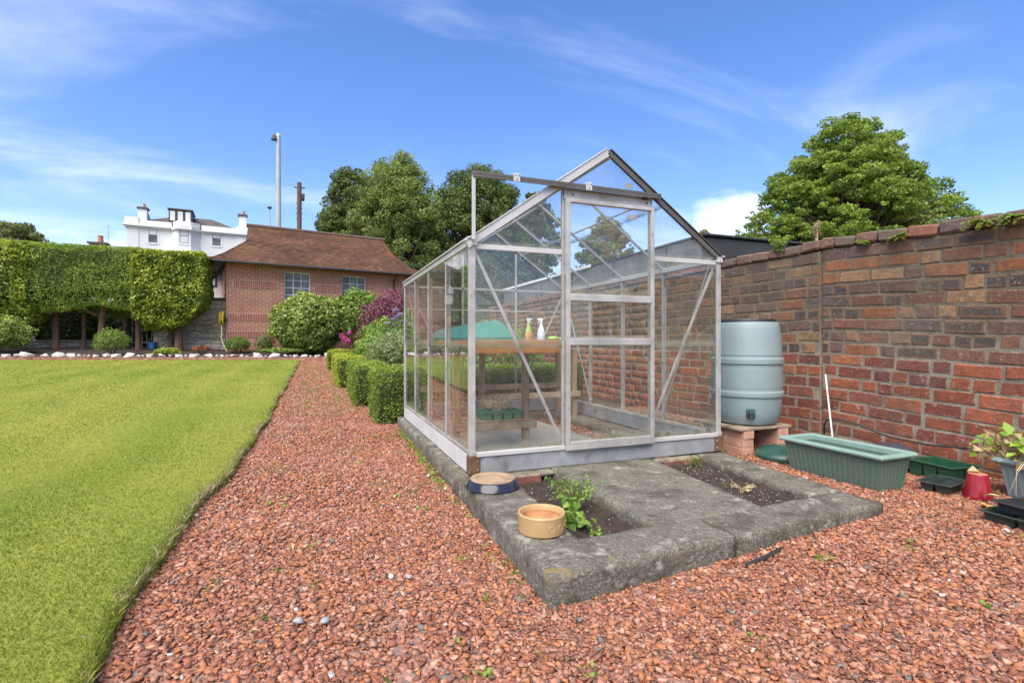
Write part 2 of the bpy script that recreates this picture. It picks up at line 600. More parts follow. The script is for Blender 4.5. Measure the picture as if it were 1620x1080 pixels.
# ------------------------------------------------------------------ the materials of the place
M = {}
M['earth'] = surf('earth', (.10, .11, .045), (.13, .10, .06), 1.2, .95, .02, 20)
M['soil'] = surf('soil', (.065, .043, .028), (.030, .021, .014), 14, .95, .02, 70, c3=(.16, .13, .1), s3=55, t3=(.62, .70))
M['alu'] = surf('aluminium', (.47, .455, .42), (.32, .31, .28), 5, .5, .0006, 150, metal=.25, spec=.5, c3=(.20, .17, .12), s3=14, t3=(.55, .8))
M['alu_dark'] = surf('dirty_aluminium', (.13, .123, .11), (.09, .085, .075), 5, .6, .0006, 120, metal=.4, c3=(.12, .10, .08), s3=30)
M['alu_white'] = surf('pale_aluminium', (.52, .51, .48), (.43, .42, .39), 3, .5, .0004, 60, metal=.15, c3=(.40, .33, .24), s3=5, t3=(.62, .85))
M['galv'] = surf('galvanised_plinth', (.34, .345, .345), (.22, .225, .225), 5, .6, .0005, 60, metal=.15, c3=(.13, .125, .115), s3=7, t3=(.52, .78))
M['plinth_white'] = surf('white_plinth', (.58, .57, .54), (.50, .49, .46), 3, .55, .0004, 60, c3=(.34, .28, .20), s3=4, t3=(.6, .85))
M['rust'] = surf('rusty_bracket', (.16, .095, .045), (.09, .05, .025), 18, .85, .001, 150)
M['glass'] = glass_mat('greenhouse_glass', .014, .035)
M['glass_roof'] = glass_mat('roof_glass', .03, .05)
M['glass_door'] = glass_mat('door_glass', .012, .03)
M['timber'] = surf('weathered_timber', (.36, .26, .16), (.24, .165, .10), 7, .85, .001, 90, c3=(.14, .10, .07), s3=9, stretch=(6, 6, 1))
M['timber_h'] = surf('weathered_plank', (.36, .28, .19), (.22, .165, .11), 9, .85, .001, 90, c3=(.13, .10, .07), s3=8)
M['bench'] = surf('varnished_bench', (.42, .17, .04), (.30, .11, .025), 9, .5, .0005, 90)
def mortar_mat():
    """pale repointed mortar low on the wall, older sooty mortar above"""
    m, t, out = new_mat('mortar'); N = NT(t)
    p = N.pos()
    sx = N.n('ShaderNodeSeparateXYZ'); t.links.new(p, sx.inputs[0])
    hh = N.math('MULTIPLY_ADD', N.noise(1.6, 4, .6, p), .5, sx.outputs[2])
    f = N.ramp(hh, 1.02, 1.40)
    n1_ = N.ramp(N.noise(9, 6, .65, p), .3, .7)
    col = N.mix(f, N.mix(n1_, (.31, .265, .20), (.20, .172, .13)), N.mix(n1_, (.20, .165, .115), (.12, .10, .072)))
    col = N.mix(N.ramp(N.noise(2.8, 6, .7, p), .48, .7, 0, .65), col, (.10, .09, .065))
    b = N.n('ShaderNodeBsdfPrincipled', {'Base Color': col, 'Roughness': .95, 'Specular IOR Level': .12})
    t.links.new(N.bump(N.noise(60, 6, .7, p), .012), b.inputs['Normal'])
    t.links.new(b.outputs[0], out.inputs[0]); return m
M['mortar'] = mortar_mat()
M['bark'] = surf('bark', (.14, .085, .052), (.065, .043, .028), 14, .95, .02, 30, stretch=(3, 3, .6))
M['bark_red'] = surf('reddish_bark', (.20, .115, .07), (.10, .06, .038), 14, .95, .02, 30, stretch=(3, 3, .6))
M['stem'] = surf('plant_stem', (.12, .10, .05), (.08, .07, .035), 20, .9)
M['black'] = surf('black_plastic', (.022, .024, .024), (.035, .036, .036), 9, .5)
M['white_wall'] = surf('white_render', (.68, .68, .67), (.62, .62, .61), .6, .9, .002, 30, c3=(.66, .65, .62), s3=.5, t3=(.6, .85))
M['cream_wall'] = surf('cream_render', (.66, .65, .60), (.58, .57, .52), .8, .9, .004, 20)
M['slate'] = surf('slate_roof', (.10, .085, .075), (.065, .057, .05), 2.5, .8, .01, 20)
M['dark_frame'] = surf('dark_frame', (.035, .035, .038), (.05, .05, .052), 6, .6)
M['blind'] = surf('window_blind', (.60, .60, .58), (.52, .52, .50), 2, .8)
M['pole'] = surf('grey_pole', (.40, .43, .43), (.33, .36, .36), 1.5, .5, metal=.2)
M['pole_wood'] = surf('pole_timber', (.15, .09, .06), (.10, .06, .04), 3, .9, .01, 20, stretch=(4, 4, .5))
M['terracotta'] = surf('terracotta', (.42, .17, .09), (.34, .13, .07), 12, .85, .001, 90)

def pane_mat():
    m, t, out = new_mat('window_glass'); N = NT(t)
    col = N.mix(N.ramp(N.noise(2.5, 4, .6, N.pos()), .35, .7), (.07, .08, .085), (.17, .185, .19))
    b = N.n('ShaderNodeBsdfPrincipled', {'Base Color': col, 'Roughness': .15, 'Specular IOR Level': .3})
    t.links.new(b.outputs[0], out.inputs[0]); return m
M['pane'] = pane_mat()

def concrete_mat():
    m, t, out = new_mat('old_concrete'); N = NT(t)
    p = N.pos()
    col = N.mix(N.ramp(N.noise(3.5, 6, .65, p), .3, .7), (.175, .155, .112), (.235, .212, .162))
    ag = N.n('ShaderNodeTexVoronoi', {'Scale': 120.0}); t.links.new(p, ag.inputs['Vector'])
    col = N.mix(N.ramp(ag.outputs['Distance'], .15, .5, .0, .45), col, (.13, .12, .10))
    ac = N.n('ShaderNodeSeparateColor'); t.links.new(ag.outputs['Color'], ac.inputs[0])
    col = N.mix(N.ramp(ac.outputs[0], .62, .98, 0, .55), col, (.36, .335, .28))
    col = N.mix(N.ramp(ac.outputs[1], .66, .98, 0, .6), col, (.07, .062, .05))
    col = N.mix(N.ramp(N.noise(6, 6, .7, p), .48, .64, 0, .75), col, (.085, .075, .056))
    col = N.mix(N.ramp(N.noise(11, 5, .6, p), .56, .70, 0, .8), col, (.42, .39, .32))
    col = N.mix(N.ramp(N.noise(7.5, 5, .6, N.mapping(p, loc=(4, 2, 7))), .62, .72, 0, .6), col, (.34, .23, .08))
    col = N.mix(N.ramp(N.noise(4, 5, .6, N.mapping(p, loc=(9, 1, 3))), .60, .75, 0, .45), col, (.10, .115, .045))
    b = N.n('ShaderNodeBsdfPrincipled', {'Base Color': col, 'Roughness': .95, 'Specular IOR Level': .2})
    h = N.math('ADD', N.math('MULTIPLY', ag.outputs['Distance'], .12), N.noise(45, 6, .7, p))
    t.links.new(N.bump(h, .02), b.inputs['Normal'])
    t.links.new(b.outputs[0], out.inputs[0]); return m
M['concrete'] = concrete_mat()
M['floor_concrete'] = surf('floor_concrete', (.40, .36, .30), (.31, .28, .235), 3, .9, .004, 50, c3=(.2, .175, .14), s3=3)

def gravel_ground_mat():
    m, t, out = new_mat('gravel_ground'); N = NT(t)
    p = N.pos()
    vo = N.n('ShaderNodeTexVoronoi', {'Scale': 42.0, 'Randomness': 1.0}); t.links.new(p, vo.inputs['Vector'])
    sp = N.n('ShaderNodeSeparateColor'); t.links.new(vo.outputs['Color'], sp.inputs[0])
    col = N.mix(sp.outputs[0], (.30, .125, .085), (.45, .24, .18))
    col = N.mix(N.ramp(sp.outputs[1], .8, .95), col, (.20, .16, .14))
    col = N.mix(N.ramp(vo.outputs['Distance'], .25, .75, 0, .6), col, (.22, .125, .095))
    fine = N.ramp(N.noise(1.6, 6, .65, p), .52, .72, 0, .4)
    col = N.mix(fine, col, (.15, .13, .05))
    b = N.n('ShaderNodeBsdfPrincipled', {'Base Color': col, 'Roughness': .9, 'Specular IOR Level': .25})
    t.links.new(N.bump(N.math('SUBTRACT', 1.0, vo.outputs['Distance']), .012), b.inputs['Normal'])
    t.links.new(b.outputs[0], out.inputs[0]); return m
M['gravel_ground'] = gravel_ground_mat()
M['gravel'] = attr_mat('gravel_stone', .97, .002, 160, spec=.08, dirt=((.21, .155, .09), 1.7, (.50, .74, 0, .42)))

def lawn_mat():
    m, t, out = new_mat('lawn_ground'); N = NT(t)
    p = N.pos()
    st = N.mapping(p, (1, .32, 1), (0, 0, R(-24)))
    col = N.mix(N.ramp(N.noise(.9, 5, .6, st), .35, .68), (.20, .26, .030), (.335, .32, .055))
    sx_ = N.n('ShaderNodeSeparateXYZ'); t.links.new(p, sx_.inputs[0])
    stripe = N.math('SINE', N.math('MULTIPLY_ADD', sx_.outputs[0], 6.3, N.math('MULTIPLY', N.noise(.5, 2, .5, p), 2.0)))
    col = N.mix(N.ramp(stripe, -.8, .8, 0, .38), col, (.35, .345, .070))
    col = N.mix(N.ramp(N.noise(2.6, 6, .7, N.mapping(p, loc=(3, 8, 0))), .5, .75, 0, .6), col, (.175, .21, .038))
    col = N.mix(N.ramp(N.noise(95, 3, .7, p), .35, .75, 0, .4), col, (.15, .18, .03))
    b = N.n('ShaderNodeBsdfPrincipled', {'Base Color': col, 'Roughness': .9, 'Specular IOR Level': .15})
    h = N.math('ADD', N.noise(70, 4, .7, p), N.noise(9, 3, .6, p))
    t.links.new(N.bump(h, .018), b.inputs['Normal'])
    t.links.new(b.outputs[0], out.inputs[0]); return m
M['lawn'] = lawn_mat()

def rubble_mat():
    m, t, out = new_mat('rubble_stone'); N = NT(t)
    p = N.mapping(N.pos(), (1, 1, 1.7))
    dn = N.n('ShaderNodeTexNoise', {'Scale': 3.0}); t.links.new(p, dn.inputs['Vector'])
    q = N.n('ShaderNodeVectorMath', operation='MULTIPLY_ADD')
    t.links.new(dn.outputs['Color'], q.inputs[0]); q.inputs[1].default_value = (.25, .25, .25); t.links.new(p, q.inputs[2])
    vo = N.n('ShaderNodeTexVoronoi', {'Scale': 3.6}); t.links.new(q.outputs[0], vo.inputs['Vector'])
    ve = N.n('ShaderNodeTexVoronoi', {'Scale': 3.6}, feature='DISTANCE_TO_EDGE'); t.links.new(q.outputs[0], ve.inputs['Vector'])
    sp = N.n('ShaderNodeSeparateColor'); t.links.new(vo.outputs['Color'], sp.inputs[0])
    col = N.mix(sp.outputs[0], (.36, .30, .22), (.50, .43, .33))
    col = N.mix(N.ramp(N.noise(9, 5, .7, p), .45, .7, 0, .6), col, (.20, .165, .115))
    e = N.ramp(ve.outputs['Distance'], .0, .09)
    col = N.mix(e, (.34, .31, .265), col)
    b = N.n('ShaderNodeBsdfPrincipled', {'Base Color': col, 'Roughness': .95, 'Specular IOR Level': .2})
    t.links.new(N.bump(N.math('ADD', e, N.noise(14, 5, .7, p)), .03), b.inputs['Normal'])
    t.links.new(b.outputs[0], out.inputs[0]); return m
M['rubble'] = rubble_mat()

# ------------------------------------------------------------------ the ground
def grid(name, xs, ys, zf, mat, kind='structure', smooth=True):
    X, Y = np.meshgrid(xs, ys, indexing='ij')
    Z = zf(X, Y)
    V = np.stack([X, Y, Z], -1).reshape(-1, 3)
    nx, ny = len(xs), len(ys)
    i, j = np.meshgrid(np.arange(nx - 1), np.arange(ny - 1), indexing='ij')
    a = (i * ny + j).ravel()
    F = np.stack([a, a + ny, a + ny + 1, a + 1], 1)
    o = mesh_np(name, V, F, mat, None, None, smooth)
    return tag(o, kind=kind)

def noise2(X, Y, f, amp, s=0):
    sh = X.shape
    return amp * np.array([mnoise.noise(Vector((x * f, y * f, s))) for x, y in zip(X.ravel(), Y.ravel())]).reshape(sh)

SLAB = [(.747, 1.60), (2.70, 1.735), (2.83, 5.62), (.83, 5.62)]
def in_slab(x, y):
    lx = .747 + (y - 1.60) * .0206
    rx = 2.70 + (y - 1.735) * .033
    fy = 1.60 + (x - .747) * .069
    return (x > lx) & (x < rx) & (y > fy) & (y < 5.62)

gx = np.concatenate([np.linspace(-600, -20, 12), np.linspace(-16, 16, 33), np.linspace(20, 600, 12)])
gy = np.concatenate([np.linspace(-600, -10, 8), np.linspace(-6, 26, 33), np.linspace(32, 900, 14)])
grid('ground', gx, gy, lambda X, Y: ground(X, Y) - .05, M['earth'])
grid('gravel_path', np.linspace(-14, 4.3, 110), np.linspace(-4, 18.1, 130), lambda X, Y: ground(X, Y) + .004 + noise2(X, Y, 1.3, .006) - .14 * (in_slab(X - .09, Y - .13) & in_slab(X + .09, Y + .05)), M['gravel_ground'])

LZ = .062
def lawn_edge(y):
    y = np.asarray(y, float)
    return np.interp(y, [0, 1.6, 2.66, 3.3, 4.3, 6, 17], [-.56, -.57, -.635, -.635, -.565, -.55, -.56]) + .012 * np.sin(y * 2.1 + .5) + .014 * np.sin(y * 5.3)
LY1 = 17.3
ly = np.concatenate([np.linspace(-4, 0, 12)[:-1], np.linspace(0, 8, 110)[:-1], np.linspace(8, LY1, 60)])
cols = []
offs = np.concatenate([-np.geomspace(13.5, .3, 22), [-.2, -.12, -.06, -.025, -.006, .004, .008, .010]])
drop = np.concatenate([np.zeros(22), [0, 0, 0, 0, -.006, -.02, -.05, -.085]])
Vl = []
for o_, d_ in zip(offs, drop):
    x = lawn_edge(ly) + o_
    z = ground(x, ly) + LZ + d_
    z = z - .06 * sstep(LY1 - .08, LY1, ly)
    x = x + (.012 * np.sin(ly * 23 + o_ * 300) if d_ < -.01 else 0)
    Vl.append(np.stack([x, ly, z], 1))
Vl = np.array(Vl); nx, ny = Vl.shape[:2]
i, j = np.meshgrid(np.arange(nx - 1), np.arange(ny - 1), indexing='ij'); a = (i * ny + j).ravel()
tag(mesh_np('lawn', Vl.reshape(-1, 3), np.stack([a, a + ny, a + ny + 1, a + 1], 1), M['lawn'], smooth=True), kind='structure')
bed_f = lambda X, Y: ground(X, Y) + .03 * sstep(17.75, 18.1, Y) - .02 + .14 * sstep(18.2, 20.5, Y) + noise2(X, Y, 2.3, .02)
grid('flower_bed', np.linspace(-15, 8, 90), np.linspace(17.75, 26, 34), bed_f, M['soil'])
def bz(x, y):
    return gz(x, y) + .01 + .14 * float(sstep(18.2, 20.5, y))
grid('shrub_bed', np.linspace(.62, 4.0, 24), np.linspace(5.7, 17.9, 50), lambda X, Y: ground(X, Y) + .02 + noise2(X, Y, 2.3, .015), M['soil'])

# grass blades on the lawn
def grass():
    g = np.random.default_rng(3)
    P = []; Hh = []; Wd = []; Vv = []
    def patch(y0, y1, dens, h, w):
        y = g.uniform(y0, y1, int(dens * (y1 - y0) * 9))
        x = g.uniform(-9.5, -.5, len(y))
        k = (x > -.47 * y - .6) & (x < lawn_edge(y) - .004) & (SX * x + CX * y > 1.1)
        P.append(np.stack([x[k], y[k]], 1)); Hh.append(np.full(k.sum(), h)); Wd.append(np.full(k.sum(), w))
        lo_ = np.array([mnoise.fractal(Vector((a * .9 + b * .25, b * .55 - a * .2, 7)), 1.0, 2.0, 3) for a, b in zip(x[k], y[k])])
        Vv.append(np.clip(.42 + .85 * lo_ + .20 * np.sin(x[k] * 6.3 + .6 * np.sin(y[k] * .7)) * sstep(2.5, 5, y[k]) + g.uniform(-.16, .16, k.sum()), 0, .88))
    ye = np.concatenate([[.3, 1.6], np.geomspace(2.0, 17.25, 40)])
    for a_, b_ in zip(ye[:-1], ye[1:]):
        m_ = max(1.6, (a_ + b_) / 2)
        patch(a_, b_, 40000 * (1.7 / m_) ** 1.6, .012 + .0005 * m_, .0016 + .0005 * (m_ - 1.6))
    # longer, strawy blades along the cut edge
    y = g.uniform(.3, 17.2, 30000) ** 1.0
    y = np.where(g.uniform(size=len(y)) < .62, g.uniform(.3, 6, len(y)), y)
    x = lawn_edge(y) - np.abs(g.normal(0, .028, len(y))) + .012
    cl = np.array([mnoise.noise(Vector((0, yy * 1.9, 3))) for yy in y])
    P.append(np.stack([x, y], 1)); Hh.append(np.full(len(y), .020)); Wd.append(.0018 + .0007 * y)
    Vv.append(np.where(g.uniform(size=len(y)) < np.clip(.45 + cl * 1.3, .04, .9), 1.0, g.uniform(0, .6, len(y))))
    edge_n = len(y)
    P = np.concatenate(P); Hh = np.concatenate(Hh); Wd = np.concatenate(Wd); Vv = np.concatenate(Vv)
    n = len(P)
    z = ground(P[:, 0], P[:, 1]) + LZ - .004
    z[-edge_n:] -= g.uniform(0, .05, edge_n)
    b = np.stack([P[:, 0], P[:, 1], z], 1)
    a = g.uniform(0, 2 * np.pi, n)
    side = np.stack([np.cos(a), np.sin(a), np.zeros(n)], 1)
    a2 = g.uniform(0, 2 * np.pi, n)
    lean = np.stack([np.cos(a2), np.sin(a2), np.zeros(n)], 1) * g.uniform(.1, .9, n)[:, None]
    lean[-edge_n:, 0] += .08
    h = (Hh * g.uniform(.55, 1.4, n))[:, None]
    w = Wd[:, None] * .5
    mid = b + lean * h * .4 + np.array([0, 0, 1]) * h * .6
    tip = b + lean * h * 1.1 + np.array([0, 0, 1]) * h * .95
    V = np.stack([b - side * w, b + side * w, mid + side * w * .7, tip], 1).reshape(-1, 3)
    q = np.arange(n) * 4
    F = np.concatenate([np.stack([q, q + 1, q + 2], 1), np.stack([q, q + 2, q + 3], 1)])
    m = leaf_mat('grass_blade', (.125, .190, .020), (.335, .330, .062), .30, .75, third=(.42, .35, .20))
    o = mesh_np('lawn_grass', V, F, m, None, {'v': ('FLOAT', np.repeat(np.clip(Vv, 0, 1), 4))})
    tag(o, 'short mown green lawn grass with a strawy cut edge', 'grass', kind='stuff')
grass()

# loose red gravel
PHI = (1 + 5 ** .5) / 2
ICO0 = np.array([(-1, PHI, 0), (1, PHI, 0), (-1, -PHI, 0), (1, -PHI, 0), (0, -1, PHI), (0, 1, PHI), (0, -1, -PHI), (0, 1, -PHI), (PHI, 0, -1), (PHI, 0, 1), (-PHI, 0, -1), (-PHI, 0, 1)]) / 1.9
ICF = np.array([(0, 11, 5), (0, 5, 1), (0, 1, 7), (0, 7, 10), (0, 10, 11), (1, 5, 9), (5, 11, 4), (11, 10, 2), (10, 7, 6), (7, 1, 8), (3, 9, 4), (3, 4, 2), (3, 2, 6), (3, 6, 8), (3, 8, 9), (4, 9, 5), (2, 4, 11), (6, 2, 10), (8, 6, 7), (9, 8, 1)])
CUB = np.array([(x, y, z) for x in (-1, 1) for y in (-1, 1) for z in (-1, 1)], float) * .62
CUF = np.array([(0, 1, 3), (0, 3, 2), (4, 6, 7), (4, 7, 5), (0, 4, 5), (0, 5, 1), (2, 3, 7), (2, 7, 6), (0, 2, 6), (0, 6, 4), (1, 5, 7), (1, 7, 3)])
PAL = np.array([1.04, 1.09, .97]) * np.array([(.40, .155, .095), (.33, .12, .075), (.46, .20, .135), (.50, .27, .205), (.29, .11, .075), (.38, .19, .145), (.43, .165, .085), (.24, .10, .08)])
def stones(name, P, size, pal, g, label, mat):
    n = len(P)
    sc = size[:, None] * np.stack([g.uniform(.75, 1.3, n), g.uniform(.55, 1.0, n), g.uniform(.38, .75, n)], 1) * .5
    base = CUB[None] * (1 + g.uniform(-.42, .30, (n, 8, 1))) + g.normal(0, .20, (n, 8, 3))
    L = base * sc[:, None, :]
    az = g.uniform(0, 2 * np.pi, n); tl = g.normal(0, .36, n); ta = g.uniform(0, 2 * np.pi, n)
    c, s = np.cos(az), np.sin(az)
    X = L[..., 0] * c[:, None] - L[..., 1] * s[:, None]; Y = L[..., 0] * s[:, None] + L[..., 1] * c[:, None]; Z = L[..., 2]
    # tilt about a horizontal axis
    ca, sa = np.cos(ta)[:, None], np.sin(ta)[:, None]; ct, st = np.cos(tl)[:, None], np.sin(tl)[:, None]
    u = X * ca + Y * sa; w = -X * sa + Y * ca
    u2 = u * ct - Z * st; Z2 = u * st + Z * ct
    X = u2 * ca - w * sa; Y = u2 * sa + w * ca
    V = np.stack([X, Y, Z2], -1) + P[:, None, :]
    F = (CUF[None] + (np.arange(n) * 8)[:, None, None]).reshape(-1, 3)
    col = pal[g.integers(0, len(pal), n)] * g.uniform(.86, 1.16, n)[:, None]
    r = g.uniform(size=n)
    col[r < .012] = (.20, .18, .165); col[(r > .02) & (r < .024)] = (.60, .54, .48); col[(r > .03) & (r < .06)] = (.17, .10, .075)
    C = np.concatenate([np.repeat(col, 8, 0), np.ones((n * 8, 1))], 1)
    o = mesh_np(name, V.reshape(-1, 3), F, mat, None, {'col': ('FLOAT_COLOR', C)})
    return tag(o, label, 'gravel', kind='stuff')

def gravel():
    g = np.random.default_rng(8)
    P = []; S = []
    def patch(x0, x1, y0, y1, dens, size):
        n = int(dens * (x1 - x0) * (y1 - y0))
        x = g.uniform(x0, x1, n); y = g.uniform(y0, y1, n)
        k = ~in_slab(x, y) & (x > lawn_edge(y) + .006)
        k &= ~((x < -.5 * y - .9) | (x > 2.3 * y + .5) | (SX * x + CX * y < 1.12))
        k &= ~((x > .60) & (y > 5.7)) & (x < 4.06)
        bare = np.array([mnoise.noise(Vector((a * 2.1, b * 2.1, 5))) for a, b in zip(x, y)])
        k &= ~((bare > .52) & (g.uniform(size=n) < .45))
        z = ground(x[k], y[k]) + g.uniform(.002, .012, k.sum())
        P.append(np.stack([x[k], y[k], z], 1)); S.append(size * g.uniform(.6, 1.45, k.sum()))
    patch(-.65, 4.06, .5, 3.0, 4700, .0245)
    patch(-.65, 4.06, .5, 2.6, 3000, .013)
    patch(-.65, .9, 3.0, 5.0, 3500, .0245)
    patch(2.75, 4.06, 3.0, 6.0, 1500, .026)
    patch(-.65, .8, 5.0, 8.0, 2100, .026)
    patch(-.65, .6, 8.0, 12.0, 1200, .030)
    patch(-.7, .6, 12.0, 17.9, 600, .038)
    P = np.concatenate(P); S = np.concatenate(S)
    stones('gravel', P, S, PAL, g, 'loose terracotta red gravel covering the path and yard', M['gravel'])
gravel()
# strip of gravel between the lawn's far end and the white stones
gg = np.random.default_rng(21)
xs_ = gg.uniform(-9.5, .3, 1800); ys_ = gg.uniform(17.32, 17.95, 1800)
stones('border_gravel', np.stack([xs_, ys_, ground(xs_, ys_) + .012], 1), np.full(1800, .05) * gg.uniform(.6, 1.3, 1800), PAL * np.array([.9, .95, .95]), gg,
       'narrow strip of red gravel between lawn and white stones', M['gravel'])

# ------------------------------------------------------------------ concrete base
ST = .122                                       # top of the concrete
def rough_quad(name, q, z0, z1, mat, parent, step=.03, r=.009, amp=.0045, seed=0, freq=9.0):
    """q: 4 plan corners front-left, front-right, back-right, back-left"""
    q = [Vector((*p, 0)) for p in q]
    dx = ((q[1] - q[0]).length + (q[2] - q[3]).length) / 2; dy = ((q[3] - q[0]).length + (q[2] - q[1]).length) / 2
    V, F = rough_box((dx, dy, z1 - z0), step, r, amp, freq, seed)
    s = V[:, 0] / dx + .5; t = V[:, 1] / dy + .5
    A = np.array([list(p)[:2] for p in q])
    XY = ((1 - s) * (1 - t))[:, None] * A[0] + (s * (1 - t))[:, None] * A[1] + (s * t)[:, None] * A[2] + ((1 - s) * t)[:, None] * A[3]
    return mesh_np(name, np.concatenate([XY, (V[:, 2] + (z0 + z1) / 2)[:, None]], 1), F, mat, parent, smooth=True)

base = thing('concrete_base', 'weathered grey concrete base and step with two soil pockets under the greenhouse', 'concrete base')
c_ = M['concrete']
rough_quad('kerb', [(.757, 1.82), (1.005, 1.82), (1.09, 2.90), (.80, 2.90)], -.08, ST, c_, base, seed=1)
rough_quad('kerb', [(.747, 1.60), (1.66, 1.665), (1.66, 1.905), (.757, 1.866)], -.08, ST - .002, c_, base, seed=2)
rough_quad('kerb', [(1.667, 1.665), (2.70, 1.735), (2.70, 1.965), (1.667, 1.905)], -.06, ST - .006, c_, base, seed=3)
rough_quad('kerb', [(2.47, 1.958), (2.70, 1.958), (2.80, 2.96), (2.54, 2.96)], -.06, ST - .003, c_, base, seed=4)
rough_quad('step_slab', [(1.385, 1.87), (2.05, 1.89), (2.17, 2.972), (1.40, 2.972)], -.06, ST + .004, c_, base, seed=5)
rough_quad('foundation', [(.80, 2.97), (1.08, 2.97), (1.08, 5.62), (.80, 5.62)], -.08, ST - .004, c_, base, seed=6, step=.05)
rough_quad('foundation', [(2.56, 2.975), (2.87, 2.975), (2.87, 5.62), (2.56, 5.62)], -.08, ST - .004, c_, base, seed=7, step=.05)
rough_quad('foundation', [(1.085, 5.40), (2.555, 5.40), (2.555, 5.62), (1.085, 5.62)], -.08, ST - .004, c_, base, seed=8, step=.05)
rough_quad('floor_slab', [(1.084, 3.06), (2.30, 3.06), (2.18, 5.395), (1.084, 5.395)], -.04, .095, M['floor_concrete'], base, seed=9, step=.08, amp=.003)
def soil_patch(q, z, seed):
    g = np.random.default_rng(seed)
    n = 34
    s, t = np.meshgrid(np.linspace(0, 1, n), np.linspace(0, 1, n), indexing='ij')
    A = np.array(q)
    XY = ((1 - s) * (1 - t))[..., None] * A[0] + (s * (1 - t))[..., None] * A[1] + (s * t)[..., None] * A[2] + ((1 - s) * t)[..., None] * A[3]
    Z = z + noise2(XY[..., 0], XY[..., 1], 11, .018) + noise2(XY[..., 0], XY[..., 1], 45, .007, 3) + g.normal(0, .0025, (n, n))
    V = np.concatenate([XY, Z[..., None]], -1).reshape(-1, 3)
    i, j = np.meshgrid(np.arange(n - 1), np.arange(n - 1), indexing='ij'); a = (i * n + j).ravel()
    return mesh_np('soil', V, np.stack([a, a + n, a + n + 1, a + 1], 1), M['soil'], base)
soil_patch([(.97, 1.84), (1.42, 1.84), (1.44, 2.97), (1.04, 2.97)], .066, 1)
soil_patch([(2.0, 1.88), (2.52, 1.88), (2.60, 2.97), (2.12, 2.97)], .08, 2)
# pebbles in the soil pockets
gp = np.random.default_rng(4)
pp = np.concatenate([np.stack([gp.uniform(1.02, 1.36, 160), gp.uniform(1.9, 2.75, 160), gp.uniform(.062, .08, 160)], 1),
                     np.stack([gp.uniform(2.1, 2.44, 300), gp.uniform(1.98, 2.8, 300), gp.uniform(.078, .096, 300)], 1)])
stones('soil_pebbles', pp, gp.uniform(.004, .014, len(pp)), np.array([(.40, .37, .32), (.24, .21, .17), (.12, .10, .08), (.55, .52, .46)]), gp,
       'small pale pebbles and grit in the two soil pockets', M['gravel'])
pi_ = np.stack([gp.uniform(2.16, 2.56, 420), gp.uniform(3.3, 5.2, 420), gp.uniform(.04, .06, 420)], 1)
stones('indoor_gravel', pi_, gp.uniform(.018, .034, len(pi_)), PAL * np.array([.85, .95, 1.0]), gp, 'strip of pinkish gravel along the greenhouse floor by the right side', M['gravel'])
tag(grid('indoor_ground', np.linspace(2.1, 2.6, 6), np.linspace(3.0, 5.4, 8), lambda X, Y: X * 0 + .04, M['gravel_ground']), kind='structure')

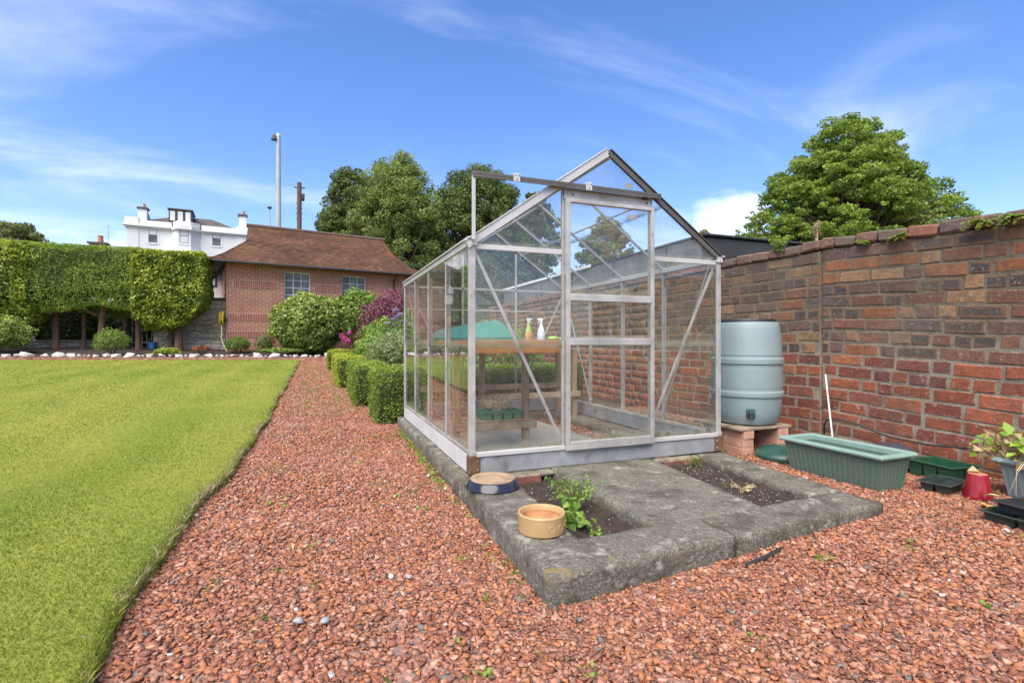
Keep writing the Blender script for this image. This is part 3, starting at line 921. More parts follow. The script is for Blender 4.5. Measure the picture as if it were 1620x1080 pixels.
# red brick footing under the greenhouse's front edge
rnd = random.Random(3)
def brick_mat_obj(name):
    """brick: its colour is the object's own colour"""
    m, t, out = new_mat(name); N = NT(t)
    c = N.n('ShaderNodeObjectInfo').outputs['Color']
    return brick_finish(m, t, out, N, c, True)
def brick_finish(m, t, out, N, c, edges=False, gen=None):
    p = N.pos()
    col = N.mix(N.ramp(N.noise(15, 6, .7, p), .32, .70, 0, .8), c, N.mix(.6, c, (.05, .035, .03)))
    col = N.mix(N.ramp(N.noise(3.4, 6, .72, N.mapping(p, loc=(7, 2, 4))), .48, .72, 0, .6), col, (.105, .078, .06))
    col = N.mix(N.ramp(N.noise(36, 4, .7, p), .58, .72, 0, .5), col, (.42, .22, .13))
    col = N.mix(N.ramp(N.noise(24, 5, .75, N.mapping(p, loc=(5, 3, 1))), .57, .70, 0, .72), col, (.44, .34, .29))
    col = N.mix(N.ramp(N.noise(1.1, 4, .6, N.mapping(p, loc=(1, 9, 1))), .50, .75, 0, .42), col, (.17, .155, .125))
    col = N.mix(N.ramp(N.noise(110, 3, .6, p), .66, .74, 0, .85), col, (.58, .53, .46))
    if edges:
        gs = N.n('ShaderNodeSeparateXYZ'); t.links.new(gen if gen is not None else N.n('ShaderNodeTexCoord').outputs['Generated'], gs.inputs[0])
        def ed(o_, ln):
            return N.math('MULTIPLY', N.math('MINIMUM', o_, N.math('SUBTRACT', 1.0, o_)), ln)
        e = N.math('MINIMUM', ed(gs.outputs[1], .19), ed(gs.outputs[2], .08))
        # burnt bricks keep an orange rim
        hv = N.n('ShaderNodeSeparateColor'); t.links.new(c, hv.inputs[0])
        burnt = N.ramp(hv.outputs[0], .13, .09)
        rim = N.ramp(N.math('MULTIPLY_ADD', N.noise(14, 4, .6, p), .04, e), .030, .044, 1, 0)
        col = N.mix(N.math('MULTIPLY', burnt, N.math('MULTIPLY', rim, .75)), col, (.20, .105, .06))
        # lime mortar smeared over the arrises
        e2 = N.math('MULTIPLY_ADD', N.math('SUBTRACT', N.noise(23, 5, .7, p), .5), .05, e)
        sm = N.ramp(e2, -.001, .008, 1, 0)
        sz = N.n('ShaderNodeSeparateXYZ'); t.links.new(p, sz.inputs[0])
        fz_ = N.ramp(N.math('MULTIPLY_ADD', N.noise(1.6, 4, .6, p), .5, sz.outputs[2]), 1.02, 1.40)
        mc = N.mix(fz_, N.mix(N.noise(7, 4, .6, p), (.31, .265, .20), (.20, .172, .13)), (.165, .138, .096))
        col = N.mix(N.math('MULTIPLY', fz_, N.ramp(N.noise(2.2, 6, .7, N.mapping(p, loc=(2, 5, 8))), .38, .68, .02, .5)), col, (.13, .10, .07))
        col = N.mix(sm, col, mc)
    b = N.n('ShaderNodeBsdfPrincipled', {'Base Color': col, 'Roughness': .95, 'Specular IOR Level': .12})
    t.links.new(N.bump(N.noise(38, 6, .75, p), .011), b.inputs['Normal'])
    t.links.new(b.outputs[0], out.inputs[0]); return m
M['brick'] = brick_mat_obj('wall_brick')
def brick_mat_attr(name):
    m, t, out = new_mat(name); N = NT(t)
    c = N.n('ShaderNodeAttribute', attribute_name='col').outputs['Color']
    return brick_finish(m, t, out, N, c, True, N.n('ShaderNodeAttribute', attribute_name='gen').outputs['Vector'])
M['brick_far'] = brick_mat_attr('wall_brick_far')

def brick_meshes(d, n, seed, c=.006, jit=.003):
    r_ = random.Random(seed)
    out = []
    for k in range(n):
        me = hull_mesh('brick', chamfer_pts(d, c, jit, r_))
        me.materials.append(M['brick'])
        out.append(me)
    return out
STR = brick_meshes((.10, .245, .085), 10, 1, .006, .0022)
HED = brick_meshes((.10, .115, .085), 8, 2, .007, .0022)
COPB = brick_meshes((.31, .19, .092), 6, 3, .012, .005)
def brick(me, loc, parent, color, tilt=0.0, sc=(1, 1, 1), rz=0.0, name='brick'):
    o = bpy.data.objects.new(name, me)
    COL.objects.link(o)
    o.location = loc; o.rotation_euler = (tilt, 0, rz); o.scale = sc
    o.color = (*color, 1)
    if parent: o.parent = parent
    return o
for x, col in ((1.20, (.30, .11, .07)), (1.08, (.17, .09, .07)), (2.30, (.27, .11, .075)), (2.46, (.33, .14, .09))):
    brick(STR[int(x * 10) % 8], (x + .02, 2.93, .075), base, col, rz=R(90), sc=(.9, .62, .9))
rough_quad('mortar_bed', [(1.08, 2.905), (1.40, 2.905), (1.40, 2.972), (1.08, 2.972)], .09, ST - .004, M['mortar'], base, .02, .006, .006, 12, 30)
rough_quad('mortar_bed', [(2.17, 2.915), (2.55, 2.915), (2.55, 2.972), (2.17, 2.972)], .09, ST - .004, M['mortar'], base, .02, .006, .006, 13, 30)

# ------------------------------------------------------------------ greenhouse
XL, XR, YF, YB = .872, 2.80, 2.99, 5.52
ZB, ZS, ZE, ZR = ST + .002, .243, 1.54, 2.215          # plinth bottom, sill, eaves, ridge
XM = (XL + XR) / 2
GH = thing('greenhouse', 'aluminium framed glass greenhouse with sliding door on the concrete base', 'greenhouse', (XM, YF, ST))
OFF = Vector((-XM, -YF, -ST))
def gpart(m, name, mat, bevel=.0015, parent=None):
    m.V = [tuple(Vector(v) + OFF) for v in m.V]
    return m.build(name, mat, parent or GH, bevel=bevel, seg=1)
def roofz(x):
    return ZE + (ZR - ZE) * (1 - abs(x - XM) / (XM - XL))
# plinth
gpart(MB().bb((XL - .012, YF + .05, ZB), (XL + .028, YB - .0, ZS - .006)), 'plinth_panel', M['plinth_white'], .003)
gpart(MB().bb((XL + .055, YF - .018, ZB), (XR - .055, YF + .022, ZS - .012)), 'plinth_panel', M['galv'], .003)
gpart(MB().bb((XR - .028, YF + .05, ZB), (XR + .012, YB - .0, ZS - .006)), 'plinth_panel', M['galv'], .003)
gpart(MB().bb((XL + .03, YB - .02, ZB), (XR - .03, YB + .018, ZS - .006)), 'plinth_panel', M['galv'], .003)
for x0, x1 in ((XL - .016, XL + .054), (XR - .054, XR + .016)):
    gpart(MB().bb((x0, YF - .022, ZB), (x1, YF + .049, ZS - .006)), 'corner_bracket', M['rust'], .003)
for x in (XL + .035, XR - .035):
    for z in (ZB + .03, ZB + .08):
        m = MB(); m.lathe([(.006, 0), (.006, .005)], 8)
        m.V = [(x + v[0], YF - .022 - v[2], z + v[1]) for v in m.V]
        gpart(m, 'bolt', M['galv'], 0)
# sills
gpart(MB().bb((XL - .012, YF - .02, ZS - .004), (XL + .03, YB + .015, ZS + .022)), 'sill', M['alu'])
gpart(MB().bb((XR - .03, YF - .02, ZS - .004), (XR + .012, YB + .015, ZS + .022)), 'sill', M['alu'])
gpart(MB().bb((XL + .031, YF - .028, ZS - .010), (1.505, YF + .02, ZS + .016)), 'sill', M['alu_white'])
gpart(MB().bb((2.185, YF - .028, ZS - .010), (XR - .031, YF + .02, ZS + .016)), 'sill', M['alu_white'])
gpart(MB().bb((XL + .031, YB - .018, ZS - .004), (XR - .031, YB + .015, ZS + .020)), 'sill', M['alu'])
# corner posts
for x in (XL, XR):
    for y in (YF, YB):
        m = MB()
        sx = 1 if x == XL else -1; sy = 1 if y == YF else -1
        m.bb((x - sx * .012, y - sy * .012, ZS + .022), (x + sx * .026, y + sy * .002, ZE - .005))
        m.bb((x - sx * .012, y + sy * .0025, ZS + .022), (x + sx * .004, y + sy * .03, ZE - .005))
        gpart(m, 'corner_post', M['alu'])
# glazing bars of the sides
YS = [YF + (YB - YF) * k / 4 for k in range(5)]
for x, sx in ((XL, 1), (XR, -1)):
    for y in YS[1:4]:
        m = MB()
        m.bb((x - sx * .010, y - .011, ZS + .023), (x + sx * .004, y + .011, ZE - .012))
        m.bb((x + sx * .0045, y - .004, ZS + .023), (x + sx * .030, y + .004, ZE - .012))
        gpart(m, 'glazing_bar', M['alu'])
# eaves and ridge
for x, sx in ((XL, 1), (XR, -1)):
    m = MB()
    m.bb((x - sx * .018, YF - .025, ZE - .012), (x + sx * .034, YB + .02, ZE + .026))
    m.bb((x - sx * .030, YF - .035, ZE + .0265), (x - sx * .006, YB + .02, ZE + .038))
    gpart(m, 'eave_rail', M['alu_white'])
m = MB(); m.bb((XM - .02, YF - .012, ZR - .035), (XM + .02, YB + .02, ZR - .004))
gpart(m, 'ridge_rail', M['alu'])
# rafters
for x, sx in ((XL, 1), (XR, -1)):
    for k, y in enumerate(YS):
        front = k == 0
        m = MB()
        p0 = Vector((x - sx * (.03 if front else 0), y + (-.012 if front else 0), ZE + .006 - (.018 if front else 0)))
        p1 = Vector((XM + (sx * .0 if front else -sx * .02), y + (-.012 if front else 0), ZR + .006))
        w, t = ((.046 if sx > 0 else .034), .022) if front else (.02, .016)
        side = Vector((ZE - ZR, 0, sx * (XM - XL))) if sx > 0 else Vector((ZR - ZE, 0, (XM - XL)))
        m.beam(p0, p1, w, t, side=side)
        if front:
            d = (p1 - p0).normalized(); nn = Vector((-sx * d.z * 1, 0, sx * d.x)); 
            nn = Vector((-d.z, 0, d.x)) if d.x > 0 else Vector((d.z, 0, -d.x))
            m.beam(p0 + nn * .028 + Vector((0, .012, 0)), p1 + nn * .028 + Vector((0, .012, 0)), .008, .058, side=side)
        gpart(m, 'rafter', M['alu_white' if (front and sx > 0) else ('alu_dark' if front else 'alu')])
# front gable members
def gx_bar(x, z0, z1, y, name='glazing_bar', w=.022, mat='alu'):
    m = MB(); m.bb((x - w / 2, y - .012, z0), (x + w / 2, y + .014, z1)); gpart(m, name, M[mat])
gx_bar(1.503, ZS + .018, roofz(1.503) - .03, YF + .004, w=.02)
gx_bar(2.187, ZS + .018, roofz(2.187) - .03, YF + .004, w=.02)
for x0, x1 in ((XL + .028, 1.491), (2.199, XR - .028)):
    m = MB(); m.bb((x0, YF - .006, ZE - .03), (x1, YF + .016, ZE + .002)); gpart(m, 'crossbar', M['alu_white'])
for a, b in (((XL + .03, YF + .022, ZE - .04), (1.49, YF + .022, ZS + .06)), ((XR - .03, YF + .022, ZE - .05), (2.20, YF + .022, ZS + .08))):
    m = MB(); m.beam(a, b, .022, .006, side=(0, 0, 1)); m.beam(Vector(a) + Vector((0, .0075, 0)), Vector(b) + Vector((0, .0075, 0)), .005, .009, side=(0, 0, 1))
    gpart(m, 'brace', M['alu'])
# braces of the right side and the back
for a, b in (((XR - .036, YF + .06, ZE - .03), (XR - .036, YS[1], ZS + .05)), ((XR - .036, YB - .06, ZE - .03), (XR - .036, YS[3] - .05, ZS + .05)),
             ((XL + .036, YB - .06, ZE - .03), (XL + .036, YS[3] - .05, ZS + .05)),
             ((XL + .05, YB - .03, ZE - .05), (XL + .64, YB - .03, ZS + .05)), ((XR - .05, YB - .03, ZE - .05), (XR - .64, YB - .03, ZS + .05))):
    m = MB(); m.beam(a, b, .020, .007); gpart(m, 'brace', M['alu'])
# back gable
for x in (1.515, 2.157):
    gx_bar(x, ZS + .022, roofz(x) - .03, YB, w=.02)
m = MB(); m.bb((XL + .03, YB - .012, ZE - .02), (XR - .03, YB + .01, ZE + .004)); gpart(m, 'crossbar', M['alu'])
m = MB(); m.bb((XL + .03, YB - .010, 1.285), (XR - .03, YB + .004, 1.30)); gpart(m, 'crossbar', M['alu'])
# purlin under the left roof slope
m = MB(); m.beam((XM - .50, YF + .03, roofz(XM - .50) - .05), (XM - .50, YB - .03, roofz(XM - .50) - .05), .014, .014); gpart(m, 'purlin', M['alu'])
m = MB(); m.beam((XM + .36, YF + .03, roofz(XM + .36) - .03), (XM + .36, YB - .03, roofz(XM + .36) - .03), .012, .012); gpart(m, 'purlin', M['alu'])
# door track with its hanging end
m = MB()
m.bb((.865, YF - .062, 1.952), (2.235, YF - .024, 1.970))
m.bb((.865, YF - .062, 1.934), (2.235, YF - .056, 1.9518))
gpart(m, 'door_track', M['alu_dark'])
m = MB(); m.bb((.866, YF - .054, 1.556), (.886, YF - .036, 1.9515)); gpart(m, 'track_post', M['alu_white'])
for x in (1.15, 1.66):
    m = MB(); m.bb((x - .022, YF - .069, 1.932), (x + .022, YF - .0625, 1.984))
    gpart(m, 'track_plate', M['alu_white'], .002)
for x in (1.15, 1.66):
    for dx, dz in ((-.012, .014), (.012, .014), (0, -.012)):
        m = MB(); m.box((x + dx, YF - .0705, 1.957 + dz), (.006, .003, .006)); gpart(m, 'bolt', M['alu_dark'], 0)
m = MB(); m.bb((1.50, YF - .0225, 1.872), (2.19, YF - .013, 1.945)); gpart(m, 'door_header', M['alu'])
for x in (1.56, 2.14):
    m = MB(); m.box((x, YF - .026, 1.905), (.010, .006, .010)); gpart(m, 'bolt', M['rust'], 0)
m = MB(); m.bb((2.10, YF - .0285, 1.925), (2.155, YF - .023, 1.944)); gpart(m, 'rust_patch', M['rust'])
# sliding door
door_m = MB(); door_m.bb((1.503, YF - .052, ZS - .012), (1.531, YF - .030, 1.871)); 
door = gpart(door_m, 'door', M['alu'])
tag(door, 'sliding door with two middle rails')
def dpart(m, name, mat, bevel=.0015):
    return gpart(m, name, mat, bevel, door)
m = MB(); m.bb((2.158, YF - .052, ZS - .012), (2.186, YF - .030, 1.871)); dpart(m, 'stile', M['alu'])
for z0, z1 in ((ZS - .012, ZS + .045), (.915, .962), (1.205, 1.252), (1.845, 1.871)):
    m = MB(); m.bb((1.5315, YF - .056, z0), (2.1575, YF - .030, z1)); dpart(m, 'rail', M['alu'], .003)
for z0, z1 in ((ZS + .046, .914), (.963, 1.204), (1.253, 1.844)):
    m = MB(); m.bb((1.532, YF - .043, z0), (2.157, YF - .039, z1)); dpart(m, 'pane', M['glass_door'], 0)
# glass
def pane_y(pts, y):
    m = MB(); m.prism([(x, y, z) for x, z in pts], (0, .004, 0)); gpart(m, 'pane', M['glass'], 0)
def pane_x(y0, y1, z0, z1, x):
    m = MB(); m.bb((x, y0, z0), (x + .004, y1, z1)); gpart(m, 'pane', M['glass'], 0)
ZL = .905
for k in range(4):
    for x, dx in ((XL - .004, -.005), (XR, .005)):
        pane_x(YS[k] + .006, YS[k + 1] - .006, ZS + .023, ZL + .008, x)
        pane_x(YS[k] + .006, YS[k + 1] - .006, ZL, ZE - .013, x + dx)
for x0, x1 in ((XL + .014, 1.500), (2.190, XR - .014)):
    pane_y([(x0, ZS + .017), (x1, ZS + .017), (x1, ZL + .008), (x0, ZL + .008)], YF)
    pane_y([(x0, ZL), (x1, ZL), (x1, ZE - .002), (x0, ZE - .002)], YF - .005)
    zi = roofz(x0) - .014; zj = roofz(x1) - .014
    pane_y([(x0, ZE - .008), (x1, ZE - .008), (x1, zj), (x0, max(zi, ZE - .004))], YF)
pane_y([(1.506, 1.93), (2.184, 1.93), (2.184, roofz(2.184) - .014), (XM, ZR - .016), (1.506, roofz(1.506) - .014)], YF)
for x0, x1 in ((XL + .014, 1.508), (1.522, 2.150), (2.164, XR - .014)):
    pane_y([(x0, ZS + .021), (x1, ZS + .021), (x1, ZL + .008), (x0, ZL + .008)], YB)
    pts = [(x0, ZL), (x1, ZL), (x1, roofz(x1) - .014)]
    if x0 < XM < x1: pts.append((XM, ZR - .016))
    pts.append((x0, roofz(x0) - .014))
    pane_y(pts, YB + .005)
for sx in (1, -1):
    xe = XL if sx > 0 else XR
    for k in range(4):
        for f0, f1, lift in ((.0, .51, 0), (.50, 1.0, .006)):
            y0, y1 = YS[k] + .009, YS[k + 1] - .009
            def rp(f, y):
                return Vector((xe + (XM - xe) * f * .985, y, ZE + (ZR - ZE) * f * .985 + .024 + lift))
            m = MB(); m.prism([rp(f0, y0), rp(f1, y0), rp(f1, y1), rp(f0, y1)], (0, 0, .004))
            gpart(m, 'roof_pane', M['glass_roof'], 0)
# small faded stickers on the gable glass
for c, d in (((2.005, YF - .008, 2.015), (.068, .002, .035)), ((1.998, YF - .046, 1.79), (.068, .002, .035))):
    m = MB(); m.box(c, d); gpart(m, 'sticker', M['galv'], 0)

# ------------------------------------------------------------------ inside the greenhouse
BT = .93
bench = thing('potting_bench', 'L-shaped timber potting bench with orange varnished top inside the greenhouse', 'bench', (.95, 3.1, .095))
bo = Vector((.95, 3.1, .095))
def bpart(a, b, name, mat, bevel=.003):
    m = MB(); m.bb(Vector(a) - bo, Vector(b) - bo); return m.build(name, mat, bench, bevel=bevel, seg=1)
bpart((.93, 3.12, BT - .02), (1.60, 4.93, BT + .02), 'bench_top', M['bench'])
bpart((.93, 4.935, BT - .02), (2.60, 5.45, BT + .02), 'bench_top', M['bench'])
bpart((1.575, 3.125, BT - .07), (1.603, 4.93, BT - .0205), 'bench_edge', M['bench'])
bpart((.935, 3.115, BT - .07), (1.574, 3.14, BT - .0205), 'bench_edge', M['bench'])
bpart((1.604, 4.938, BT - .07), (2.44, 4.96, BT - .0205), 'bench_edge', M['bench'])
for x, y in ((1.52, 3.72), (1.545, 4.96), (2.62, 4.97), (.95, 3.72), (.95, 5.38), (2.62, 5.38)):
    bpart((x, y, .098), (x + .05, y + .05, BT - .075), 'leg', M['timber'])
bpart((.96, 3.695, .255), (1.625, 3.719, .315), 'rail', M['timber_h'])
bpart((1.00, 3.70, .316), (1.60, 3.95, .332), 'shelf_board', M['timber_h'])
bpart((1.42, 4.935, .335), (2.70, 4.957, .395), 'rail', M['timber_h'])
bpart((.96, 5.36, .40), (2.70, 5.378, .46), 'rail', M['timber_h'])
o = tag(MB().box((0, 0, 0), (.72, .055, .06), rz=R(3)).build('timber_plank', M['timber_h'], bevel=.006), 'short weathered plank lying on the greenhouse floor behind the front glass', 'plank')
o.location = (1.28, 3.18, .126)

# seed tray with dried seedlings on the low shelf
def cell_tray(name, label, loc, size, nx, ny, mat, rz=0, wall=.006, cat='seed tray', group=None):
    T = thing(name, label, cat, loc, rz, group)
    L, Wd, hh = size
    m = MB()
    m.bb((-L / 2, -Wd / 2, hh - .006), (L / 2, -Wd / 2 + .014, hh)); m.bb((-L / 2, Wd / 2 - .014, hh - .006), (L / 2, Wd / 2, hh))
    m.bb((-L / 2, -Wd / 2 + .0142, hh - .006), (-L / 2 + .014, Wd / 2 - .0142, hh)); m.bb((L / 2 - .014, -Wd / 2 + .0142, hh - .006), (L / 2, Wd / 2 - .0142, hh))
    m.build('rim', mat, T, bevel=.002, seg=1)
    cw = (L - .028) / nx; cd = (Wd - .028) / ny
    for i in range(nx):
        for j in range(ny):
            x0 = -L / 2 + .014 + i * cw; y0 = -Wd / 2 + .014 + j * cd
            q = MB()
            t = .0035; tp = .008
            top = [(x0 + t, y0 + t), (x0 + cw - t, y0 + t), (x0 + cw - t, y0 + cd - t), (x0 + t, y0 + cd - t)]
            bot = [(x0 + tp + t, y0 + tp + t), (x0 + cw - tp - t, y0 + tp + t), (x0 + cw - tp - t, y0 + cd - tp - t), (x0 + tp + t, y0 + cd - tp - t)]
            for a in range(4):
                b = (a + 1) % 4
                q.add([(*bot[a], .0), (*bot[b], .0), (*top[b], hh - .001), (*top[a], hh - .001)], [(0, 1, 2, 3)])
            q.add([(*p, .0) for p in bot], [(3, 2, 1, 0)])
            q.add([(*[p_ * .995 for p_ in p], hh * .55) for p in top], [(0, 1, 2, 3)])
            q.build('cell', mat, T)
    return T
def plastic(name, c, rough=.45, trans=0.0, var=.9):
    m, t, out = new_mat(name); N = NT(t)
    p = N.pos()
    col = N.mix(N.ramp(N.noise(7, 5, .6, p), .3, .7), c, tuple(x * var for x in c))
    col = N.mix(N.ramp(N.noise(2.3, 6, .7, p), .52, .8, 0, .30), col, (.30, .29, .24))
    col = N.mix(N.ramp(N.noise(5, 6, .75, N.mapping(p, (3, 3, .5), loc=(3, 7, 1))), .56, .74, 0, .28), col, (.20, .18, .12))
    b = N.n('ShaderNodeBsdfPrincipled', {'Base Color': col, 'Roughness': rough, 'Specular IOR Level': .45})
    t.links.new(N.bump(N.noise(25, 4, .6, p), .0008), b.inputs['Normal'])
    t.links.new(b.outputs[0], out.inputs[0]); return m
M['tray_green'] = plastic('green_tray_plastic', (.022, .085, .045))
M['tray_bright'] = plastic('bright_tray_plastic', (.05, .22, .11))
M['tray_black'] = plastic('black_green_tray', (.030, .045, .036), .4)
M['teal'] = plastic('teal_cover_plastic', (.05, .24, .19), .4)
M['butt'] = plastic('butt_plastic', (.23, .295, .295), .48, var=.94)
M['trough'] = plastic('trough_plastic', (.092, .145, .108), .5)
M['trough_rim_lit'] = plastic('lit_rim_plastic', (.20, .30, .245), .5)  # trough green made lighter: the light on the rim put into colour
M['trough2'] = plastic('grey_trough_plastic', (.16, .22, .215), .5)
M['lid_green'] = plastic('dark_lid_plastic', (.022, .075, .055), .3)
M['purple_black'] = plastic('purple_black_plastic', (.05, .045, .06), .4)
M['dry_leaf'] = leaf_mat('dry_leaf', (.32, .22, .10), (.55, .42, .24), .3)
cell_tray('seed_tray', 'green cell tray of dried seedlings on the low shelf inside greenhouse', (1.34, 3.80, .333), (.36, .24, .06), 4, 3, M['tray_bright'])
def tuft(name, label, cat, loc, n, spread, h, mat, leaf=.03, seed=1, aspect=.3, droop=.2, stems=True, stem_mat=None, group=None, ln=4):
    """a small plant of thin stems with leaves along them"""
    g = np.random.default_rng(seed)
    T = thing(name, label, cat, loc, group=group)
    m = MB(); P = []; D = []
    for k in range(n):
        a = g.uniform(0, 2 * math.pi); r0 = g.uniform(0, .3) * spread; r1 = g.uniform(.5, 1) * spread
        hh = h * g.uniform(.55, 1.0)
        p0 = np.array([r0 * math.cos(a), r0 * math.sin(a), -.01]); p2 = np.array([r1 * math.cos(a), r1 * math.sin(a), hh])
        p1 = np.array([r0 * math.cos(a) * 1.1, r0 * math.sin(a) * 1.1, hh * .6])
        if stems: m.tube([p0, p1, p2], [.0022, .0018, .001], 4)
        for t in np.linspace(.3, 1, ln):
            q = (1 - t) ** 2 * p0 + 2 * t * (1 - t) * p1 + t * t * p2
            for s in range(2):
                P.append(q + g.normal(0, leaf * .3, 3)); D.append([math.cos(a) * .4, math.sin(a) * .4, .8 - droop])
    leaves('foliage', np.array(P), np.array(D), leaf, mat, T, aspect=aspect, bias=.5, seed=seed)
    if stems: m.build('stem', stem_mat or M['stem'], T)
    return T
M['straw'] = surf('straw', (.70, .60, .38), (.60, .50, .30), 20, .9)
M['straw_leaf'] = leaf_mat('straw_leaf', (.55, .44, .25), (.78, .66, .42), .3)
tuft('dried_seedlings', 'pale straw-coloured dried seedlings growing in the green cell tray', 'plant', (1.33, 3.80, .37), 40, .15, .13, M['straw_leaf'], .026, 3, .4, stem_mat=M['straw'])

# teal propagator cover on the bench
def frustum(m, x0, x1, y0, y1, z0, z1, ins):
    b = [(x0, y0, z0), (x1, y0, z0), (x1, y1, z0), (x0, y1, z0)]
    t = [(x0 + ins, y0 + ins, z1), (x1 - ins, y0 + ins, z1), (x1 - ins, y1 - ins, z1), (x0 + ins, y1 - ins, z1)]
    return m.add(b + t, [(3, 2, 1, 0), (4, 5, 6, 7), (0, 1, 5, 4), (1, 2, 6, 5), (2, 3, 7, 6), (3, 0, 4, 7)])
T = thing('cloche_cover', 'teal green plastic cloche cover upturned on the bench at left', 'cover', (1.22, 4.25, BT + .021))
m = MB()
m.add([(-.27, -.55, .012), (.27, -.55, .012), (.27, .55, .012), (-.27, .55, .012), (-.20, -.40, .09), (.14, -.40, .165), (.14, .40, .165), (-.20, .40, .09)],
      [(3, 2, 1, 0), (4, 5, 6, 7), (0, 1, 5, 4), (1, 2, 6, 5), (2, 3, 7, 6), (3, 0, 4, 7)])
m.build('shell', M['teal'], T, bevel=.022, seg=3, smooth=True)
m = MB(); m.bb((-.285, -.565, 0), (.285, .565, .0115)); m.build('rim', M['teal'], T, bevel=.003)

def spray_bottle(label, loc, body, liquid, rz=0):
    T = thing('spray_bottle', label, 'bottle', loc, rz)
    m = MB(); m.lathe([(.041, 0), (.045, .006), (.045, .075), (.040, .10)], 20); m.V = [(x, y * .72, z) for x, y, z in m.V]
    m.build('bottle_base', liquid, T, smooth=True)
    m = MB(); m.lathe([(.040, .1005), (.030, .135), (.017, .175), (.014, .20)], 20); m.V = [(x, y * .72, z) for x, y, z in m.V]
    m.build('bottle_neck', body, T, smooth=True)
    m = MB(); m.bb((-.015, -.011, .2005), (.015, .011, .225)); m.bb((-.022, -.010, .2255), (.034, .010, .252)); m.bb((.0345, -.006, .234), (.048, .006, .246))
    m.add([(.016, -.005, .225), (.026, -.005, .225), (.040, -.005, .190), (.034, -.005, .186), (.016, .005, .225), (.026, .005, .225), (.040, .005, .190), (.034, .005, .186)],
          [(3, 2, 1, 0), (4, 5, 6, 7), (0, 1, 5, 4), (1, 2, 6, 5), (2, 3, 7, 6), (3, 0, 4, 7)])
    m.build('trigger_head', M['bottle_white'], T, bevel=.003, smooth=True)
    return T
M['bottle_white'] = plastic('white_plastic', (.75, .76, .74), .4)
M['bottle_green'] = plastic('lime_plastic', (.38, .55, .10), .35)
M['bottle_tan'] = plastic('tan_plastic', (.55, .34, .13), .4)
M['bottle_blue'] = plastic('pale_blue_plastic', (.55, .66, .76), .35)
spray_bottle('lime green spray bottle with tan lower half on the bench', (2.215, 5.27, BT + .021), M['bottle_green'], M['bottle_tan'], R(10))
spray_bottle('white and pale blue spray bottle beside the lime green one', (2.36, 5.25, BT + .021), M['bottle_white'], M['bottle_blue'], R(150))
o = tag(MB().lathe([(.02, -.03), (.045, -.02), (.055, 0), (.045, .022), (.02, .032)], 14).build('sponge', M['bottle_green'], smooth=True), 'crumpled pale green cloth on the bench beside the bottles', 'cloth')
o.location = (2.46, 5.14, BT + .045); o.scale = (1.2, .9, .8)
o = tag(MB().lathe([(.02, -.03), (.045, -.02), (.055, 0), (.045, .022), (.02, .032)], 14).build('stone', M['bottle_white'], smooth=True), 'white pebble on the bench right of the pale green cloth', 'stone')
o.location = (2.585, 5.12, BT + .038); o.scale = (1.1, .8, .55)
for k, (x, y) in enumerate(((2.02, 5.2),)):
    o = tag(MB().lathe([(.05, 0), (.065, .012), (.06, .012), (.045, .004)], 20).build('saucer', M['bottle_white'], smooth=True), 'small white saucer stack on the bench left of the bottles', 'saucer')
    o.location = (x, y, BT + .021)
# small round pots of moss along the right sill
for k, (x, lab) in enumerate(((2.27, 'nearest the door'), (2.36, 'second from the door'), (2.62, 'third from the door'), (2.73, 'in the corner'))):
    m = MB(); m.lathe([(.012, 0), (.022, .008), (.026, .022), (.018, .036), (.004, .040)], 10)
    o = tag(m.build('moss_ball', M['soil'], smooth=True), 'dark round clod inside right front glass, ' + lab, 'clod', 'clods on the greenhouse sill')
    o.location = (x, YF + .026, ZS + .015); o.scale = (.8, .8, .8)

# ------------------------------------------------------------------ objects on the concrete
def stoneware():
    m, t, out = new_mat('stoneware'); N = NT(t)
    p = N.pos()
    col = N.mix(N.ramp(N.noise(12, 4, .6, p), .3, .7), (.48, .32, .15), (.42, .27, .12))
    b = N.n('ShaderNodeBsdfPrincipled', {'Base Color': col, 'Roughness': .34, 'Specular IOR Level': .5})
    t.links.new(b.outputs[0], out.inputs[0]); return m
M['stoneware'] = stoneware()
M['bowl_in'] = surf('stained_bowl', (.50, .26, .11), (.30, .13, .05), 16, .5, .001, 60, c3=(.62, .42, .22), s3=22)
T = thing('pet_bowl', 'round cream stoneware pet bowl on the near left kerb', 'bowl', (.898, 1.995, ST + .003))
m = MB(); m.lathe([(.090, 0), (.099, .004), (.101, .012), (.101, .070), (.103, .078), (.100, .084), (.094, .083), (.091, .076), (.088, .060)], 56, close=False)
m.add([(.090 * math.cos(2 * math.pi * k / 56), .090 * math.sin(2 * math.pi * k / 56), 0) for k in range(56)], [tuple(range(55, -1, -1))])
m.build('bowl_wall', M['stoneware'], T, smooth=True)
m = MB(); m.lathe([(.0885, .0605), (.086, .034), (.078, .024), (.03, .020), (.001, .019)], 48, close=False)
m.build('bowl_inside', M['bowl_in'], T, smooth=True)
# moulded letters on the bowl's side
def letters(txt, parent, r, z, size, a0, step, mat):
    for k, ch in enumerate(txt):
        cu = bpy.data.curves.new('letter', 'FONT'); cu.body = ch; cu.size = size; cu.extrude = .0012; cu.align_x = 'CENTER'; cu.resolution_u = 4
        o = bpy.data.objects.new('letter', cu); COL.objects.link(o)
        dg = bpy.context.evaluated_depsgraph_get(); me = bpy.data.meshes.new_from_object(o.evaluated_get(dg))
        bpy.data.objects.remove(o)
        a = a0 + k * step
        Mx = Matrix.Rotation(a + math.pi / 2, 4, 'Z') @ Matrix.Translation((0, -r, z)) @ Matrix.Rotation(R(90), 4, 'X')
        me.transform(Mx)
        q = link('letter', me, mat, parent)
letters('DOG', T, .1012, .022, .042, R(-88), R(27), M['stoneware'])

